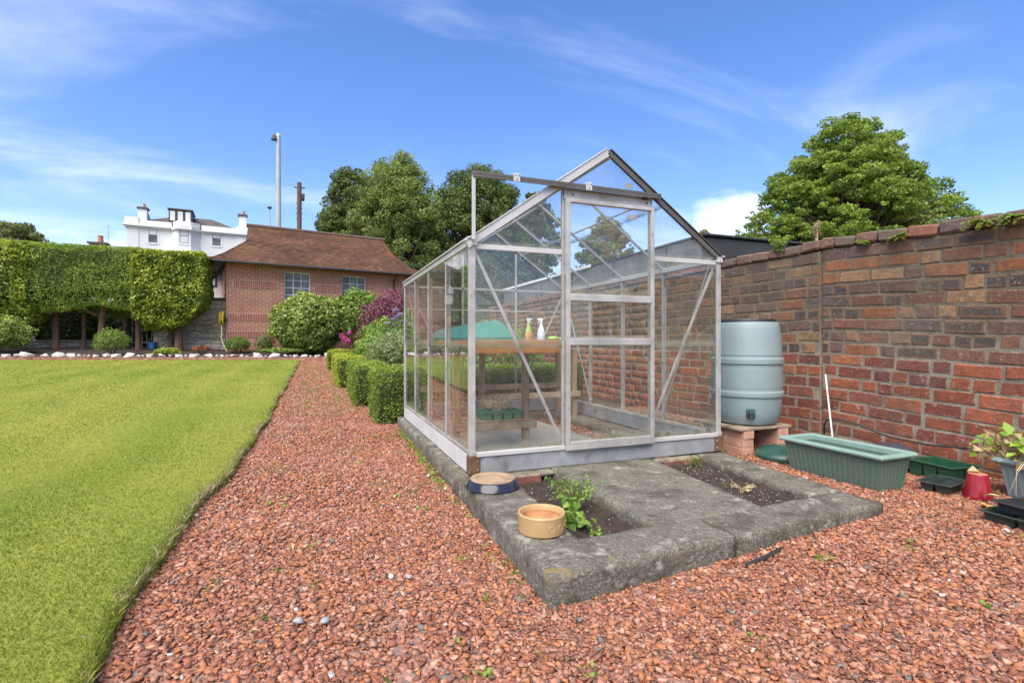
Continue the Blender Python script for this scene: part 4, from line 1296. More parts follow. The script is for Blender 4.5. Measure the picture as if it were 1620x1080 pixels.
M['glaze'] = plastic('dark_glaze', (.018, .02, .032), .16)
M['brown_clay'] = surf('unglazed_clay', (.36, .25, .15), (.26, .18, .105), 14, .9, .001, 80, c3=(.18, .12, .08), s3=9)
T = thing('upturned_dish', 'upturned round dish with brown base and dark glazed rim by the corner bracket', 'dish', (.915, 2.70, ST + .002))
m = MB(); m.lathe([(.150, 0), (.153, .005), (.150, .011), (.132, .042), (.126, .0455)], 56, close=False); m.build('glazed_rim', M['glaze'], T, smooth=True)
m = MB(); m.lathe([(.1262, .0440), (.1255, .0505), (.121, .0525), (.092, .0515), (.088, .047), (.062, .047), (.058, .0495), (.03, .0495), (.001, .049)], 56, close=False); m.build('clay_base', M['brown_clay'], T, smooth=True)

M['weed'] = leaf_mat('weed_leaf', (.10, .20, .03), (.30, .42, .08), .35)
M['weed_pale'] = leaf_mat('pale_weed_leaf', (.30, .36, .10), (.45, .48, .18), .35)
tuft('weed', 'spindly pale green weed in the left soil pocket', 'plant', (1.22, 2.36, .07), 22, .18, .15, M['weed'], .03, 5, .35, ln=8)
tuft('weed', 'broad-leaved bright green weed beside the pet bowl', 'plant', (1.12, 2.14, .07), 10, .10, .07, M['weed'], .05, 6, .8, ln=3)
tuft('weed', 'low green seedling at the front tip of the left soil pocket', 'plant', (1.16, 1.99, .07), 7, .06, .03, M['weed'], .02, 7, .6, ln=3)
tuft('weed', 'tiny grass tuft beside the brick in the right soil pocket', 'plant', (2.43, 2.80, .085), 9, .05, .06, M['weed'], .04, 8, .14, ln=3)
tuft('dead_plant', 'straw-coloured dead plant in the middle of the right soil pocket', 'plant', (2.25, 2.22, .09), 14, .07, .035, M['dry_leaf'], .022, 9, .6, stem_mat=M['straw'], ln=3)

# small weeds coming up through the gravel
wp = []
gw = np.random.default_rng(31)
for k in range(170):
    y = gw.uniform(.9, 6.5); x = gw.uniform(-.45, 3.3)
    if in_slab(np.array(x), np.array(y)) or (x > .75 and y > 3): continue
    c = np.array([x, y, gz(x, y) + .012])
    for q in range(int(gw.integers(4, 16))):
        wp.append(c + gw.normal(0, .017, 3) * np.array([1, 1, .35]))
for k in range(420):
    y = gw.uniform(6.5, 16); x = gw.uniform(-.4, .45)
    c = np.array([x, y, gz(x, y) + .02])
    for q in range(6): wp.append(c + gw.normal(0, .03, 3) * np.array([1, 1, .35]))
for k in range(260):
    y = gw.uniform(1.65, 5.4); x = .735 + (y - 1.6) * .02 - abs(gw.normal(0, .025))
    c = np.array([x, y, gz(x, y) + .014])
    if y < 3.2 and gw.uniform() < .8: continue
    for q in range(5): wp.append(c + gw.normal(0, .013, 3) * np.array([1, 1, .5]))
tag(leaves('gravel_weeds', np.array(wp), None, .022, M['weed'], aspect=.55, seed=4), 'scattered tiny green weeds sprouting through the red gravel', 'weeds', kind='stuff')
for k, (x, y, s, lab) in enumerate(((-.06, 1.80, .024, 'pale grey pebble nearest the lawn edge'), (.02, 1.77, .024, 'rounded blue-grey pebble beside the pale one on the gravel'), (.33, 1.98, .020, 'small light pebble further up the gravel path'))):
    pts = [Vector(d) * 1.0 for d in rand_dirs(26, gw)]
    me = hull_mesh('pebble', [(p.x * s * .9, p.y * s * .6, p.z * s * .4) for p in pts])
    o = link('pebble', me, surf('pebble_stone', (.30, .30, .29), (.24, .25, .25), 20, .9)); tag(o, lab, 'pebble', 'loose grey pebbles on the path')
    for p in me.polygons: p.use_smooth = True
    o.location = (x, y, gz(x, y) + .026); o.rotation_euler = (0, .1, k)

lp = []
for k in range(230):
    y = gw.uniform(1.0, 5.5); x = gw.uniform(-.5, 3.4)
    if in_slab(np.array(x), np.array(y)) or (x > .75 and y > 3): continue
    lp.append((x, y, gz(x, y) + .022))
tag(leaves('leaf_litter', np.array(lp), np.tile([0, 0, 1.0], (len(lp), 1)), .032, M['dry_leaf'], aspect=.28, bias=.6, seed=9, sizevar=.6), 'scattered dry brown leaf litter on the red gravel', 'leaf litter', kind='stuff')

# ------------------------------------------------------------------ the garden wall
WX = 4.04
JY = 3.13
def wall_colour(r_, row, n_rows, header):
    up = row >= 8
    if up:
        q = r_.random()
        if header and q < .60: c = (.072, .069, .068)
        elif q < .22: c = (.105, .085, .078)
        elif q < .48: c = (.31, .125, .055)
        elif q < .72: c = (.22, .105, .066)
        elif q < .86: c = (.17, .095, .078)
        else: c = (.34, .20, .10)
    else:
        q = r_.random()
        if q < .55: c = (.33, .105, .055)
        elif q < .80: c = (.25, .078, .050)
        elif q < .92: c = (.38, .14, .065)
        else: c = (.17, .065, .055)
    k = r_.uniform(.82, 1.16)
    return tuple(min(1, v * k) for v in c)

def wall_courses(y0, y1, rows, seed, hrows):
    """the bricks of a stretch of wall: (row, centre along, length, header?)"""
    r_ = random.Random(seed)
    out = []
    for row in range(rows):
        hd = row in hrows
        y = y0 - r_.uniform(0, .22)
        while y < y1:
            header = hd if r_.random() > .18 else not hd
            ln = (.115 if header else .245) * r_.uniform(.9, 1.1)
            j = .013 * r_.uniform(.6, 1.6)
            a, b = max(y, y0), min(y + ln, y1)
            if b - a > .05: out.append((row, (a + b) / 2, b - a, header))
            y += ln + j
    return out
def build_wall(name, label, x, y0, y1, zb, tilt, rows, part_range, hrows, seed, top_copings):
    T = thing(name, label, 'wall', (x, y1 if tilt else y0, zb))
    ref = y1 if tilt else y0
    ca, sa = math.cos(tilt), math.sin(tilt)
    def loc(y, z):     # along the wall / up, in the tilted frame
        s = y - ref
        return Vector((0, s, s * sa / ca + z))
    PIT = .0975
    Hh = rows * PIT + .005
    r_ = random.Random(seed)
    # mortar body
    pts = [(.0045, *loc(y0, -.25)[1:]), (.0045, *loc(y1, -.25)[1:]), (.0045, *loc(y1, Hh)[1:]), (.0045, *loc(y0, Hh)[1:])]
    d = MB(); d.prism(pts, (.30, 0, 0)); d.build('mortar', M['mortar'], T)
    far = []; n = 0
    cand = wall_courses(y0, y1, rows, seed, hrows)
    for row, yc, ln, header in cand:
        z = row * PIT + PIT / 2 + r_.uniform(-.005, .005)
        col = wall_colour(r_, row, rows, header)
        p = loc(yc, z)
        inx = .05 - r_.uniform(-.002, .003)
        if part_range[0] <= yc <= part_range[1] and n < 300:
            me = r_.choice(HED if ln < .17 else STR)
            sy = ln / (.115 if ln < .17 else .245)
            brick(me, (inx, p.y, p.z), T, col, tilt + r_.uniform(-.012, .012), (1, sy, r_.uniform(.94, 1.05)))
            n += 1
        else:
            far.append((inx, p, ln, col))
    if far:
        V = []; F = []; C = []; G = []; nv = 0
        lib = {}
        for me in STR + HED:
            co = np.empty(len(me.vertices) * 3, np.float32); me.vertices.foreach_get('co', co); co = co.reshape(-1, 3)
            fc = np.array([list(p_.vertices) for p_ in me.polygons]); mn, mx = co.min(0), co.max(0)
            lib[me.name] = (co, fc, (co - mn) / (mx - mn))
        for inx, p, ln, col in far:
            hd = ln < .17
            co, fc, ge = lib[r_.choice(HED if hd else STR).name]
            q = co * np.array([1, ln / (.115 if hd else .245), r_.uniform(.94, 1.05)]) + np.array([inx, p.y, p.z])
            V.append(q); F.append(fc + nv); nv += len(co); C.append(np.tile([*col, 1], (len(co), 1))); G.append(np.concatenate([ge, np.ones((len(co), 1))], 1))
        o = mesh_np('brick_courses', np.concatenate(V), np.concatenate(F), M['brick_far'], T, {'col': ('FLOAT_COLOR', np.concatenate(C)), 'gen': ('FLOAT_COLOR', np.concatenate(G))})
        o['kind'] = 'stuff'
    # coping
    y = y0
    k = 0
    while y < y1 - .05:
        ln = .19 * r_.uniform(.78, 1.15)
        if y + ln > y1: ln = y1 - y
        red = r_.random()
        col = (.24, .125, .09) if red < .6 else ((.30, .12, .075) if red < .85 else (.17, .12, .10))
        p = loc(y + ln / 2, Hh + .046 + r_.uniform(-.006, .006))
        if k < 60:
            brick(r_.choice(COPB), (.132, p.y, p.z), T, col, tilt + r_.uniform(-.02, .02), (1.0, ln / .19 * .97, r_.uniform(.92, 1.06)), name='coping_brick')
        k += 1
        y += ln + .008
    return T
TILT = math.atan(.046)
build_wall('brick_wall', 'near stretch of old red brick wall with sloping courses behind the troughs', WX + .02, -1.2, JY - .008, .066, TILT, 17, (1.42, 3.2), (6, 9, 11, 13), 4, True)
build_wall('brick_wall', 'far stretch of old brick wall running behind water butt and greenhouse', WX, JY, 12.2, .055, 0.0, 17, (JY - .1, 5.45), (5, 8, 11, 14), 9, True)

M['fern'] = leaf_mat('fern_leaf', (.12, .19, .03), (.33, .38, .08), .35)
def fern(label, loc, n, ln, seed, mat=None):
    g = np.random.default_rng(seed)
    T = thing('wall_fern', label, 'fern', loc, group='ferns growing on the wall top')
    P = []; D = []
    m = MB()
    for k in range(n):
        a = g.uniform(R(110), R(250))
        d = np.array([math.cos(a) * .9, math.sin(a) * 1.1, g.uniform(.0, .7)])
        p0 = np.zeros(3)
        p1 = d * ln * .55 + np.array([0, 0, ln * .12]); p2 = d * ln + np.array([0, 0, -ln * .45])
        m.tube([p0, p1, p2], [.002, .0015, .0008], 4)
        for t in np.linspace(.15, 1, 12):
            q = 2 * t * (1 - t) * p1 + t * t * p2
            for s in (-1, 1):
                P.append(q + np.cross(d, [0, 0, 1]) * s * .014 * (1.1 - t)); D.append([-.4, 0, .8])
    leaves('frond', np.array(P), np.array(D), .026, mat or M['fern'], T, aspect=.45, bias=.7, seed=seed)
    m.build('stem', M['stem'], T)
    return T
fern('largest green fern under the coping at the right', (4.05, 1.985, 1.70), 14, .10, 1)
fern('bright fern at the far right end of the wall top', (4.05, 1.80, 1.695), 16, .11, 2)
fern('small fern under the coping, mid wall', (4.06, 2.48, 1.715), 9, .085, 3)
fern('tiny fern under the coping, left of the mid one', (4.06, 2.78, 1.725), 8, .07, 4)
T = tuft('wall_plant', 'leafy bright green plant growing on the wall top above the water butt', 'plant', (4.02, 3.52, 1.76), 26, .10, .17, M['weed'], .035, 12, .4, ln=7)
tuft('dry_weed', 'dry pinkish-brown weed standing on the wall coping', 'plant', (4.12, 3.22, 1.83), 7, .04, .17, leaf_mat('dry_flower', (.30, .17, .11), (.48, .33, .22)), .025, 14, .5, stem_mat=M['straw'], ln=8)
tuft('wall_plant', 'small green plant on the far wall seen through the greenhouse roof', 'plant', (4.02, 5.1, 1.80), 16, .10, .14, M['weed'], .035, 15, .4, ln=6)

# ------------------------------------------------------------------ black flat-roofed shed beyond the wall
M['felt'] = surf('black_felt', (.030, .031, .033), (.045, .045, .047), 3, .8, .004, 30)
M['grey_felt'] = surf('grey_cladding', (.155, .15, .142), (.085, .083, .08), 4, .85, .004, 30, c3=(.24, .235, .22), s3=2.2, t3=(.55, .8), stretch=(1, 1, .5))
T = thing('black_shed', 'long black flat-roofed shed rising beyond the brick wall', 'shed', (4.37, 4.9, 0))
def sp(a, b, name, mat, bevel=.004):
    m = MB(); o_ = Vector((4.37, 4.9, 0)); m.bb(Vector(a) - o_, Vector(b) - o_); return m.build(name, mat, T, bevel=bevel, seg=1)
sp((4.41, 4.9, 0), (6.6, 4.98, 2.205), 'end_wall', M['felt'])
sp((4.37, 4.98, 0), (4.43, 12.0, 2.215), 'side_wall', M['grey_felt'])
sp((6.5, 4.981, 0), (6.6, 12.0, 2.185), 'side_wall', M['felt'])
sp((4.352, 4.865, 2.22), (6.65, 12.05, 2.25), 'roof', M['felt'], .01)
sp((4.325, 7.6, 2.205), (4.350, 12.05, 2.255), 'white_trim', M['white_wall'])
for y in (5.6, 6.9, 8.3, 9.7, 11.0):
    sp((4.356, y, 1.7), (4.369, y + .02, 2.21), 'seam', M['felt'], 0)

# ------------------------------------------------------------------ water butt on its brick piers
M['pier_brick'] = M['brick']
PB = [hull_mesh('brick', chamfer_pts((.105, .22, .066), .004, .002, random.Random(50 + k))) for k in range(5)]
for me in PB: me.materials.append(surf('pale_brick', (.50, .29, .20), (.42, .22, .14), 16, .92, .003, 70, c3=(.60, .45, .36), s3=8) if me is PB[0] else PB[0].materials[0])
def pier(label, x, ys, rows):
    z0 = gz(x, 3.2) - .01
    T = thing('brick_pier', label, 'brick pier', (x, ys[0], z0), group='brick piers under the water butt')
    for r_i in range(rows):
        for y in ys:
            o = bpy.data.objects.new('brick', PB[(r_i * 2 + int(y * 10)) % 5]); COL.objects.link(o)
            o.parent = T; o.location = (.004 * ((r_i * 7) % 3 - 1), y - ys[0] + .005 * (r_i % 2), .033 + r_i * .0675)
            o.rotation_euler = (0, 0, .02 * ((r_i * 5) % 3 - 1))
    return T
pier('left pier of pale pink bricks under the water butt', 3.13, (3.13, 3.36), 3)
pier('right pier of pale pink bricks under the water butt', 3.49, (3.13, 3.36), 3)
z_b = gz(3.3, 3.2) - .01 + 3 * .0675
o = tag(MB().bb((-.27, -.26, 0), (.27, .26, .022)).build('board', M['timber_h'], bevel=.004), 'flat timber board laid across the two brick piers', 'board')
o.location = (3.31, 3.28, z_b + .001)
zw = z_b + .0245
T = thing('water_butt', 'pale blue-grey plastic water butt with black tap standing on brick piers', 'water butt', (3.335, 3.25, zw))
prof = [(.200, 0), (.232, .010), (.252, .04), (.268, .10), (.276, .17), (.279, .205), (.279, .212), (.291, .216), (.294, .232), (.292, .252), (.281, .258), (.280, .275), (.282, .281),
        (.282, .292), (.283, .30), (.283, .42), (.283, .428), (.281, .435), (.280, .458), (.291, .462), (.294, .48), (.292, .50), (.281, .506), (.279, .522), (.279, .53), (.2765, .545), (.272, .64), (.262, .72), (.254, .765), (.248, .775), (.236, .776)]
prof = [(r * .965, z * 1.065) for r, z in prof]
m = MB(); m.lathe(prof, 72, close=False)
m.add([(.2 * math.cos(2 * math.pi * k / 24), .2 * math.sin(2 * math.pi * k / 24), .002) for k in range(24)], [tuple(range(23, -1, -1))])
m.build('barrel', M['butt'], T, smooth=True)
for z in (.212, .281, .436, .527):  # shade of the grooves put into colour: thin darker raised rings
    m = MB(); m.lathe([(.2685, z * 1.065 - .003), (.2716, z * 1.065 - .0015), (.2716, z * 1.065 + .0015), (.2685, z * 1.065 + .003)], 72, close=False)
    m.build('groove_shade', plastic('butt_groove_shade', (.13, .22, .22), .5) if z == .212 else bpy.data.materials['butt_groove_shade'], T, smooth=True)
m = MB(); m.lathe([(.218, .80), (.222, .842), (.216, .852), (.05, .856), (.001, .856)], 56, close=False); m.build('lid', M['black'], T, smooth=True)
ta = math.atan2(-3.25, -3.335) + R(6)
Rm = Matrix.Rotation(ta, 3, 'Z')
def tp(c, d, name, mat, bevel=.004):
    m = MB(); m.box(Rm @ Vector(c), d, m=Rm); return m.build(name, mat, T, bevel=bevel, smooth=True)
tp((.262, .005, .105), (.016, .065, .075), 'tap_plate', M['lid_green'])
tp((.288, .005, .107), (.046, .030, .030), 'tap', M['black'])
tp((.302, .005, .082), (.020, .022, .026), 'tap_spout', M['black'])
# faded scribble of a former label on the barrel
def scribble():
    g = np.random.default_rng(2)
    m = MB()
    for k in range(34):
        a = ta + g.uniform(-.18, .42); z = .40 + g.choice([-.05, .035]) + g.uniform(-.015, .015)
        if k > 28: a = ta - .26; z = .32 + (k - 28) * .03
        da = g.uniform(.015, .04); dz = g.uniform(-.008, .008)
        r = .2738
        m.beam((r * math.cos(a), r * math.sin(a), z), (r * math.cos(a + da), r * math.sin(a + da), z + dz), .005, .0012)
    m.build('faded_print', plastic('faded_print', (.24, .35, .35), .5), T)
scribble()

# ------------------------------------------------------------------ round lid, troughs, trays and pot by the wall
def domed_lid(name, label, loc, r, mat, rot=(0, 0, 0)):
    T = thing(name, label, 'lid', loc); T.rotation_euler = rot
    m = MB(); m.lathe([(r * .97, 0), (r, .010), (r, .026), (r * .985, .032)], 48, close=False); m.build('rim', mat, T, smooth=True)
    m = MB(); m.lathe([(r * .985, .0322), (r * .90, .052), (r * .7, .074), (r * .4, .088), (.001, .092)], 48, close=False); m.build('dome', mat, T, smooth=True)
    return T
domed_lid('butt_lid', 'dark green domed lid lying on the gravel beside the empty trough', (3.27, 2.83, gz(3.27, 2.83) + .012), .20, M['lid_green'])
domed_lid('round_lid', 'purple-black round lid leaning against the wall behind the empty trough', (3.70, 2.36, gz(3.8, 2.1) + .07), .17, M['purple_black'], (0, R(-20), 0))

def trough(name, label, loc, L, Wd, h, mat, rim_mat, flute=True, soil=False, rz=0):
    """long planter: its length runs along local Y"""
    T = thing(name, label, 'planter', loc, rz)
    tp = .030
    def ring(z, ins, fl):
        """outline with vertical flutes"""
        x, y = Wd / 2 - ins, L / 2 - ins
        pts = []
        nL, nW = int(L / .009), int(Wd / .009)
        def f(k): return (.0020 if fl and (k % 4) in (1, 2) else 0)
        for k in range(nL): pts.append((-x + f(k), y - 2 * y * k / nL, z))
        for k in range(nW): pts.append((-x + 2 * x * k / nW, -y + f(k), z))
        for k in range(nL): pts.append((x - f(k), -y + 2 * y * k / nL, z))
        for k in range(nW): pts.append((x - 2 * x * k / nW, y - f(k), z))
        return pts
    rows = [ring(.012, tp + .004, flute), ring(h * .72, tp * .42, flute), ring(h * .735, tp * .40, False), ring(h * .80, tp * .36, False), ring(h * .805, tp * .27, False), ring(h - .022, tp * .2, False)]
    m = MB(); n = len(rows[0])
    vs = [p for r_ in rows for p in r_]; fs = []
    for r_i in range(len(rows) - 1):
        for k in range(n):
            k2 = (k + 1) % n
            fs.append((r_i * n + k, r_i * n + k2, (r_i + 1) * n + k2, (r_i + 1) * n + k))
    fs.append(tuple(range(n - 1, -1, -1)))
    m.add(vs, fs); m.build('trough_body', mat, T)
    m = MB()
    ro = .022; x, y = Wd / 2 + ro, L / 2 + ro; xi, yi = Wd / 2 - .016, L / 2 - .016
    def rect(x, y, z): return [(-x, -y, z), (x, -y, z), (x, y, z), (-x, y, z)]
    vs = rect(x - .004, y - .004, h - .028) + rect(x, y, h - .016) + rect(x - .012, y - .012, h) + rect(xi + .008, yi + .008, h - .002) + rect(xi, yi, h - .012) + rect(xi - .004, yi - .004, h - .04) + rect(Wd / 2 - .012, L / 2 - .012, h - .028)
    fs = []
    for r_i in range(6):
        for k in range(4):
            k2 = (k + 1) % 4
            fs.append((r_i * 4 + k, r_i * 4 + k2, r_i * 4 + 4 + k2, r_i * 4 + 4 + k))
    for k in range(4):
        k2 = (k + 1) % 4
        fs.append((24 + k, 24 + k2, k2, k))
    m.add(vs, fs); m.build('rim', rim_mat, T, bevel=.003)
    m = MB()
    a = rect(xi - .005, yi - .005, h - .038); b = rect(xi - tp, yi - tp, .018 if not soil else h - .05)
    fs = [(k, k + 4, (k + 1) % 4 + 4, (k + 1) % 4) for k in range(4)] + [(4, 5, 6, 7)]
    m.add(a + b, fs); m.build('soil' if soil else 'inside', M['soil'] if soil else mat, T)
    for sy in (-1, 1):
        m = MB(); m.box((0, sy * (L / 2 - tp - .05), .006), (Wd - 2 * tp - .04, .035, .0118)); m.build('foot', mat, T)
    return T
trough('trough_planter', 'empty long green plastic trough planter with rim coloured as lit', (3.16, 2.29, gz(3.16, 2.2) - .002), .66, .28, .235, M['trough'], M['trough_rim_lit'])
trough('trough_planter', 'grey-green trough planter holding a withering leafy plant at the right edge', (3.74, 1.36, gz(3.7, 1.3) + .004), .70, .24, .225, M['trough2'], M['trough2'], soil=True)
M['primrose'] = leaf_mat('primrose_leaf', (.14, .28, .03), (.36, .52, .08), .35)
def withering():
    g = np.random.default_rng(6)
    T = thing('potted_plant', 'withering primrose with green and brown leaves in the grey-green trough', 'plant', (3.74, 1.36, gz(3.7, 1.3) + .18))
    n = 330
    P = np.stack([g.normal(-.03, .085, n), g.uniform(-.36, .46, n), g.uniform(.02, .17, n)], 1)
    P[:, 2] -= np.clip(np.abs(P[:, 0]) - .11, 0, 1) * .8
    leaves('dry_leaves', P[:260], np.tile([-.3, 0, .5], (260, 1)), .075, M['dry_leaf'], T, aspect=.5, bias=.3, seed=2, fold=.28)
    Q = P[260:].copy(); Q[:, 2] += .04
    leaves('green_leaves', Q, np.tile([-.35, -.2, .8], (len(Q), 1)), .088, M['primrose'], T, aspect=.62, bias=.62, seed=3, fold=.16)
    m = MB()
    for k in range(18):
        y = g.uniform(-.34, .35); x = g.uniform(-.05, .05)
        m.tube([(x, y, -.02), (x - .04, y + g.normal(0, .03), .08), (x - .15, y + g.normal(0, .06), .03)], [.003, .0025, .0015], 4)
    for k in range(7):
        y = g.uniform(-.3, .34)
        m.tube([(-.10, y, .08), (-.17, y + .02, .0), (-.16, y + .03 + g.normal(0, .02), -.13)], [.002, .0015, .001], 4)
    m.build('stem', M['straw'], T)
withering()
cell_tray('seed_tray', 'dark green six-cell seed tray between empty trough and red pot', (3.44, 1.885, gz(3.3, 1.75) + .008), (.26, .17, .062), 3, 2, M['tray_black'], R(10))
cell_tray('seed_tray', 'bright dark-green plastic tray behind the six-cell tray against the wall', (3.76, 2.06, gz(3.7, 1.98) + .012), (.26, .30, .10), 2, 3, M['tray_green'], R(-6))
cell_tray('seed_tray', 'black translucent cell tray at the bottom right edge of the yard', (3.15, 1.30, gz(3.25, 1.3) + .008), (.25, .42, .055), 2, 3, M['tray_black'], R(-2))
cell_tray('seed_tray', 'black cell tray stacked upon the one at the right edge', (3.18, 1.27, gz(3.25, 1.3) + .067), (.25, .40, .045), 2, 3, M['black'], R(-7))
M['red_glaze'] = plastic('red_glaze', (.24, .012, .018), .12)
T = thing('flower_pot', 'glossy dark red glazed pot upside down beside the grey-green trough', 'pot', (3.465, 1.725, gz(3.5, 1.8) + .008))
m = MB(); m.lathe([(.066, 0), (.068, .006), (.066, .018), (.046, .130), (.0435, .136)], 40, close=False); m.build('pot_wall', M['red_glaze'], T, smooth=True)
m = MB(); m.lathe([(.0433, .1335), (.042, .138), (.028, .136), (.001, .134)], 40, close=False); m.build('pot_base', M['terracotta'], T, smooth=True)
me = hull_mesh('terracotta_shard', [(0, 0, 0), (.06, .01, 0), (.055, .05, .01), (.01, .055, .015), (.005, .002, .04), (.05, .012, .045), (.03, .03, .05)])
o = link('terracotta_shard', me, M['terracotta']); tag(o, 'broken orange terracotta shard by the grey-green trough', 'shard'); o.location = (3.42, 1.56, gz(3.3, 1.5) + .01)
def single_leaf(label, loc, s, c, rz):
    m = MB(); n = 7
    vs = []; fs = []
    for i in range(n):
        t = i / (n - 1); w = s * .36 * math.sin(math.pi * (t * .92 + .04)) ** .8
        vs += [(s * (t - .5), -w, .012 + .10 * s * math.sin(t * 3)), (s * (t - .5), 0, .006 + .05 * s * math.sin(t * 3)), (s * (t - .5), w, .012 + .12 * s * math.sin(t * 2.5))]
    for i in range(n - 1):
        for k in range(2): fs.append((i * 3 + k, i * 3 + 3 + k, i * 3 + 4 + k, i * 3 + 1 + k))
    m.add(vs, fs)
    o = m.build('fallen_leaf', surf('fallen_leaf', c, tuple(x * .8 for x in c), 20, .7), smooth=True)
    tag(o, label, 'leaf', 'fallen leaves on the gravel'); o.location = loc; o.rotation_euler = (.1, .15, rz)
single_leaf('yellow fallen leaf on the gravel near the red pot', (3.27, 1.59, gz(3.27, 1.59) + .018), .075, (.62, .38, .06), .5)
single_leaf('pale green fallen leaf beside the terracotta shard', (3.40, 1.63, gz(3.4, 1.6) + .045), .06, (.55, .58, .30), 1.9)

# thin white cane against the wall, black hose along its foot
o = MB().tube([(3.72, 2.76, gz(3.7, 2.76) + .005), (3.88, 2.92, .36), (4.035, 3.075, .66)], .0065, 8).build('garden_cane', surf('white_cane', (.66, .62, .55), (.56, .52, .45), 20, .6), smooth=True)
tag(o, 'thin white cane leaning in the wall joint behind the trough', 'cane')
pts = [Vector(p) for p in ((3.985, 3.05, .16), (3.90, 2.95, .30), (3.92, 2.75, .30), (3.95, 2.5, .235), (3.97, 2.2, .225), (3.96, 1.9, .26), (3.94, 1.66, .275), (3.93, 1.4, .26))]
fine = []
for k in range(len(pts) - 1):
    p0, p1, p2, p3 = pts[max(k - 1, 0)], pts[k], pts[k + 1], pts[min(k + 2, len(pts) - 1)]
    for s in range(6):
        t = s / 6
        fine.append(.5 * ((2 * p1) + (p2 - p0) * t + (2 * p0 - 5 * p1 + 4 * p2 - p3) * t * t + (3 * p1 - p0 - 3 * p2 + p3) * t ** 3))
fine.append(pts[-1])
tag(MB().tube(fine, .007, 8).build('garden_hose', M['black'], smooth=True), 'thin dark hose sagging along the foot of the brick wall', 'hose')
tag(MB().tube([(1.62, 1.58, gz(1.6, 1.6) + .012), (1.75, 1.60, gz(1.7, 1.6) + .016), (1.90, 1.64, gz(1.9, 1.6) + .008)], .010, 8).build('pipe_end', M['black'], smooth=True), 'short black pipe half buried in gravel before the concrete kerb', 'pipe')

# ------------------------------------------------------------------ planting along the path
M['box'] = leaf_mat('box_leaf', (0.061, 0.115, 0.016), (0.270, 0.365, 0.047), .25)
M['box_gold'] = leaf_mat('golden_box_leaf', (0.104, 0.156, 0.019), (0.429, 0.468, 0.052), .3)
M['inner_blocker'] = surf('blocker_green', (.045, .058, .016), (.025, .034, .010), 5, 1.0)  # dark green of the solids added inside foliage to block light
def box_hedge(label, lo, hi, n, leaf, seed, mat, rz=0.0, round_=.10, group='clipped box hedges along the path'):
    lo = np.array(lo, float); hi = np.array(hi, float)
    c = (lo + hi) / 2; z0 = lo[2]
    T = thing('box_hedge', label, 'hedge', (c[0], c[1], z0), rz, group)
    g = np.random.default_rng(seed)
    o_ = np.array([c[0], c[1], z0])
    P, D = box_surface(lo - o_, hi - o_, n, g, .05, round_=round_)
    bumpy = np.array([mnoise.noise(Vector(p) * 5 + Vector((seed, 0, 0))) for p in P])
    P = P + D * bumpy[:, None] * .035
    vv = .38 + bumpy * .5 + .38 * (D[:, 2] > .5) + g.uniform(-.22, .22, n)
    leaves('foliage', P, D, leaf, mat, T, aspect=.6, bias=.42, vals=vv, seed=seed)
    V, F = rough_box(tuple((hi - lo) - .10), .12, .09, .02, 3, seed)  # inset dark box, added to stop light passing through the hedge
    mesh_np('inner_blocker', V + np.array([0, 0, (hi[2] - z0) / 2 - .01]), F, M['inner_blocker'], T, smooth=True)
    return T
box_hedge('nearest clipped box hedge block beside the greenhouse corner', (.575, 5.72, .0), (3.2, 6.55, .64), 30000, .024, 1, M['box'])
box_hedge('middle clipped box hedge block along the path', (.44, 7.05, .04), (.98, 9.2, .62), 12000, .03, 2, M['box'])
box_hedge('farther golden box hedge run along the path', (.30, 9.35, .09), (.86, 13.4, .66), 13000, .036, 3, M['box_gold'])
box_hedge('farthest golden box hedge corner at the end of the path', (.20, 13.5, .18), (1.5, 14.3, .72), 5000, .045, 4, M['box_gold'])

M['laurel'] = leaf_mat('laurel_leaf', (0.094, 0.156, 0.025), (0.375, 0.450, 0.106), .25, .35)
M['green_mid'] = leaf_mat('mid_green_leaf', (0.081, 0.155, 0.027), (0.284, 0.392, 0.068), .3)
M['green_dark'] = leaf_mat('dark_green_leaf', (.022, .04, .010), (.08, .12, .022), .2)
M['green_grey'] = leaf_mat('grey_green_leaf', (.075, .125, .035), (.21, .28, .10), .3)
M['smoke'] = leaf_mat('purple_leaf', (0.101, 0.045, 0.051), (0.274, 0.087, 0.142), .3)
M['varieg'] = leaf_mat('variegated_leaf', (.11, .16, .04), (.36, .40, .20), .3, third=(.75, .74, .62))
M['pink'] = leaf_mat('pink_petal', (.36, .045, .18), (.55, .11, .32), .3)
M['violet'] = leaf_mat('violet_petal', (.20, .18, .36), (.34, .32, .52), .3)
bush('laurel_bush', 'large rounded laurel bush with pale green leaves before the brick outbuilding', (-.28, 19.1, 1.55), (1.30, .95, 1.05), M['laurel'], M['stem'], 7500, .13, 3, aspect=.55, shell=.75, bottom=-.95, inner_blocker=True)
bush('tall_shrub', 'tall yellow-green shrub rising behind the laurel by the second window', (1.35, 19.6, 1.75), (1.05, .7, 1.10), M['green_mid'], M['stem'], 5500, .13, 4)
bush('purple_shrub', 'purple-red leaved shrub between laurel and greenhouse', (1.95, 13.8, 1.35), (1.02, .9, .92), M['smoke'], M['stem'], 8500, .07, 5, aspect=.7, shell=.3)
bush('leafy_shrub', 'green and bronze shrub below the purple one', (1.55, 12.3, .95), (.70, .6, .55), M['green_mid'], M['stem'], 3500, .07, 6)
bush('variegated_shrub', 'white and green variegated shrub above the middle box hedge', (1.36, 9.4, .72), (.56, .5, .40), M['varieg'], M['stem'], 4200, .05, 7, aspect=.45)
bush('leafy_shrub', 'soft green shrub left of the variegated one', (1.10, 10.9, .72), (.46, .6, .38), M['green_mid'], M['stem'], 2600, .06, 8)
bush('leafy_shrub', 'grey-green shrub seen through the greenhouse above the box hedge', (2.6, 7.6, .75), (.8, .6, .5), M['green_mid'], M['stem'], 3500, .06, 9)
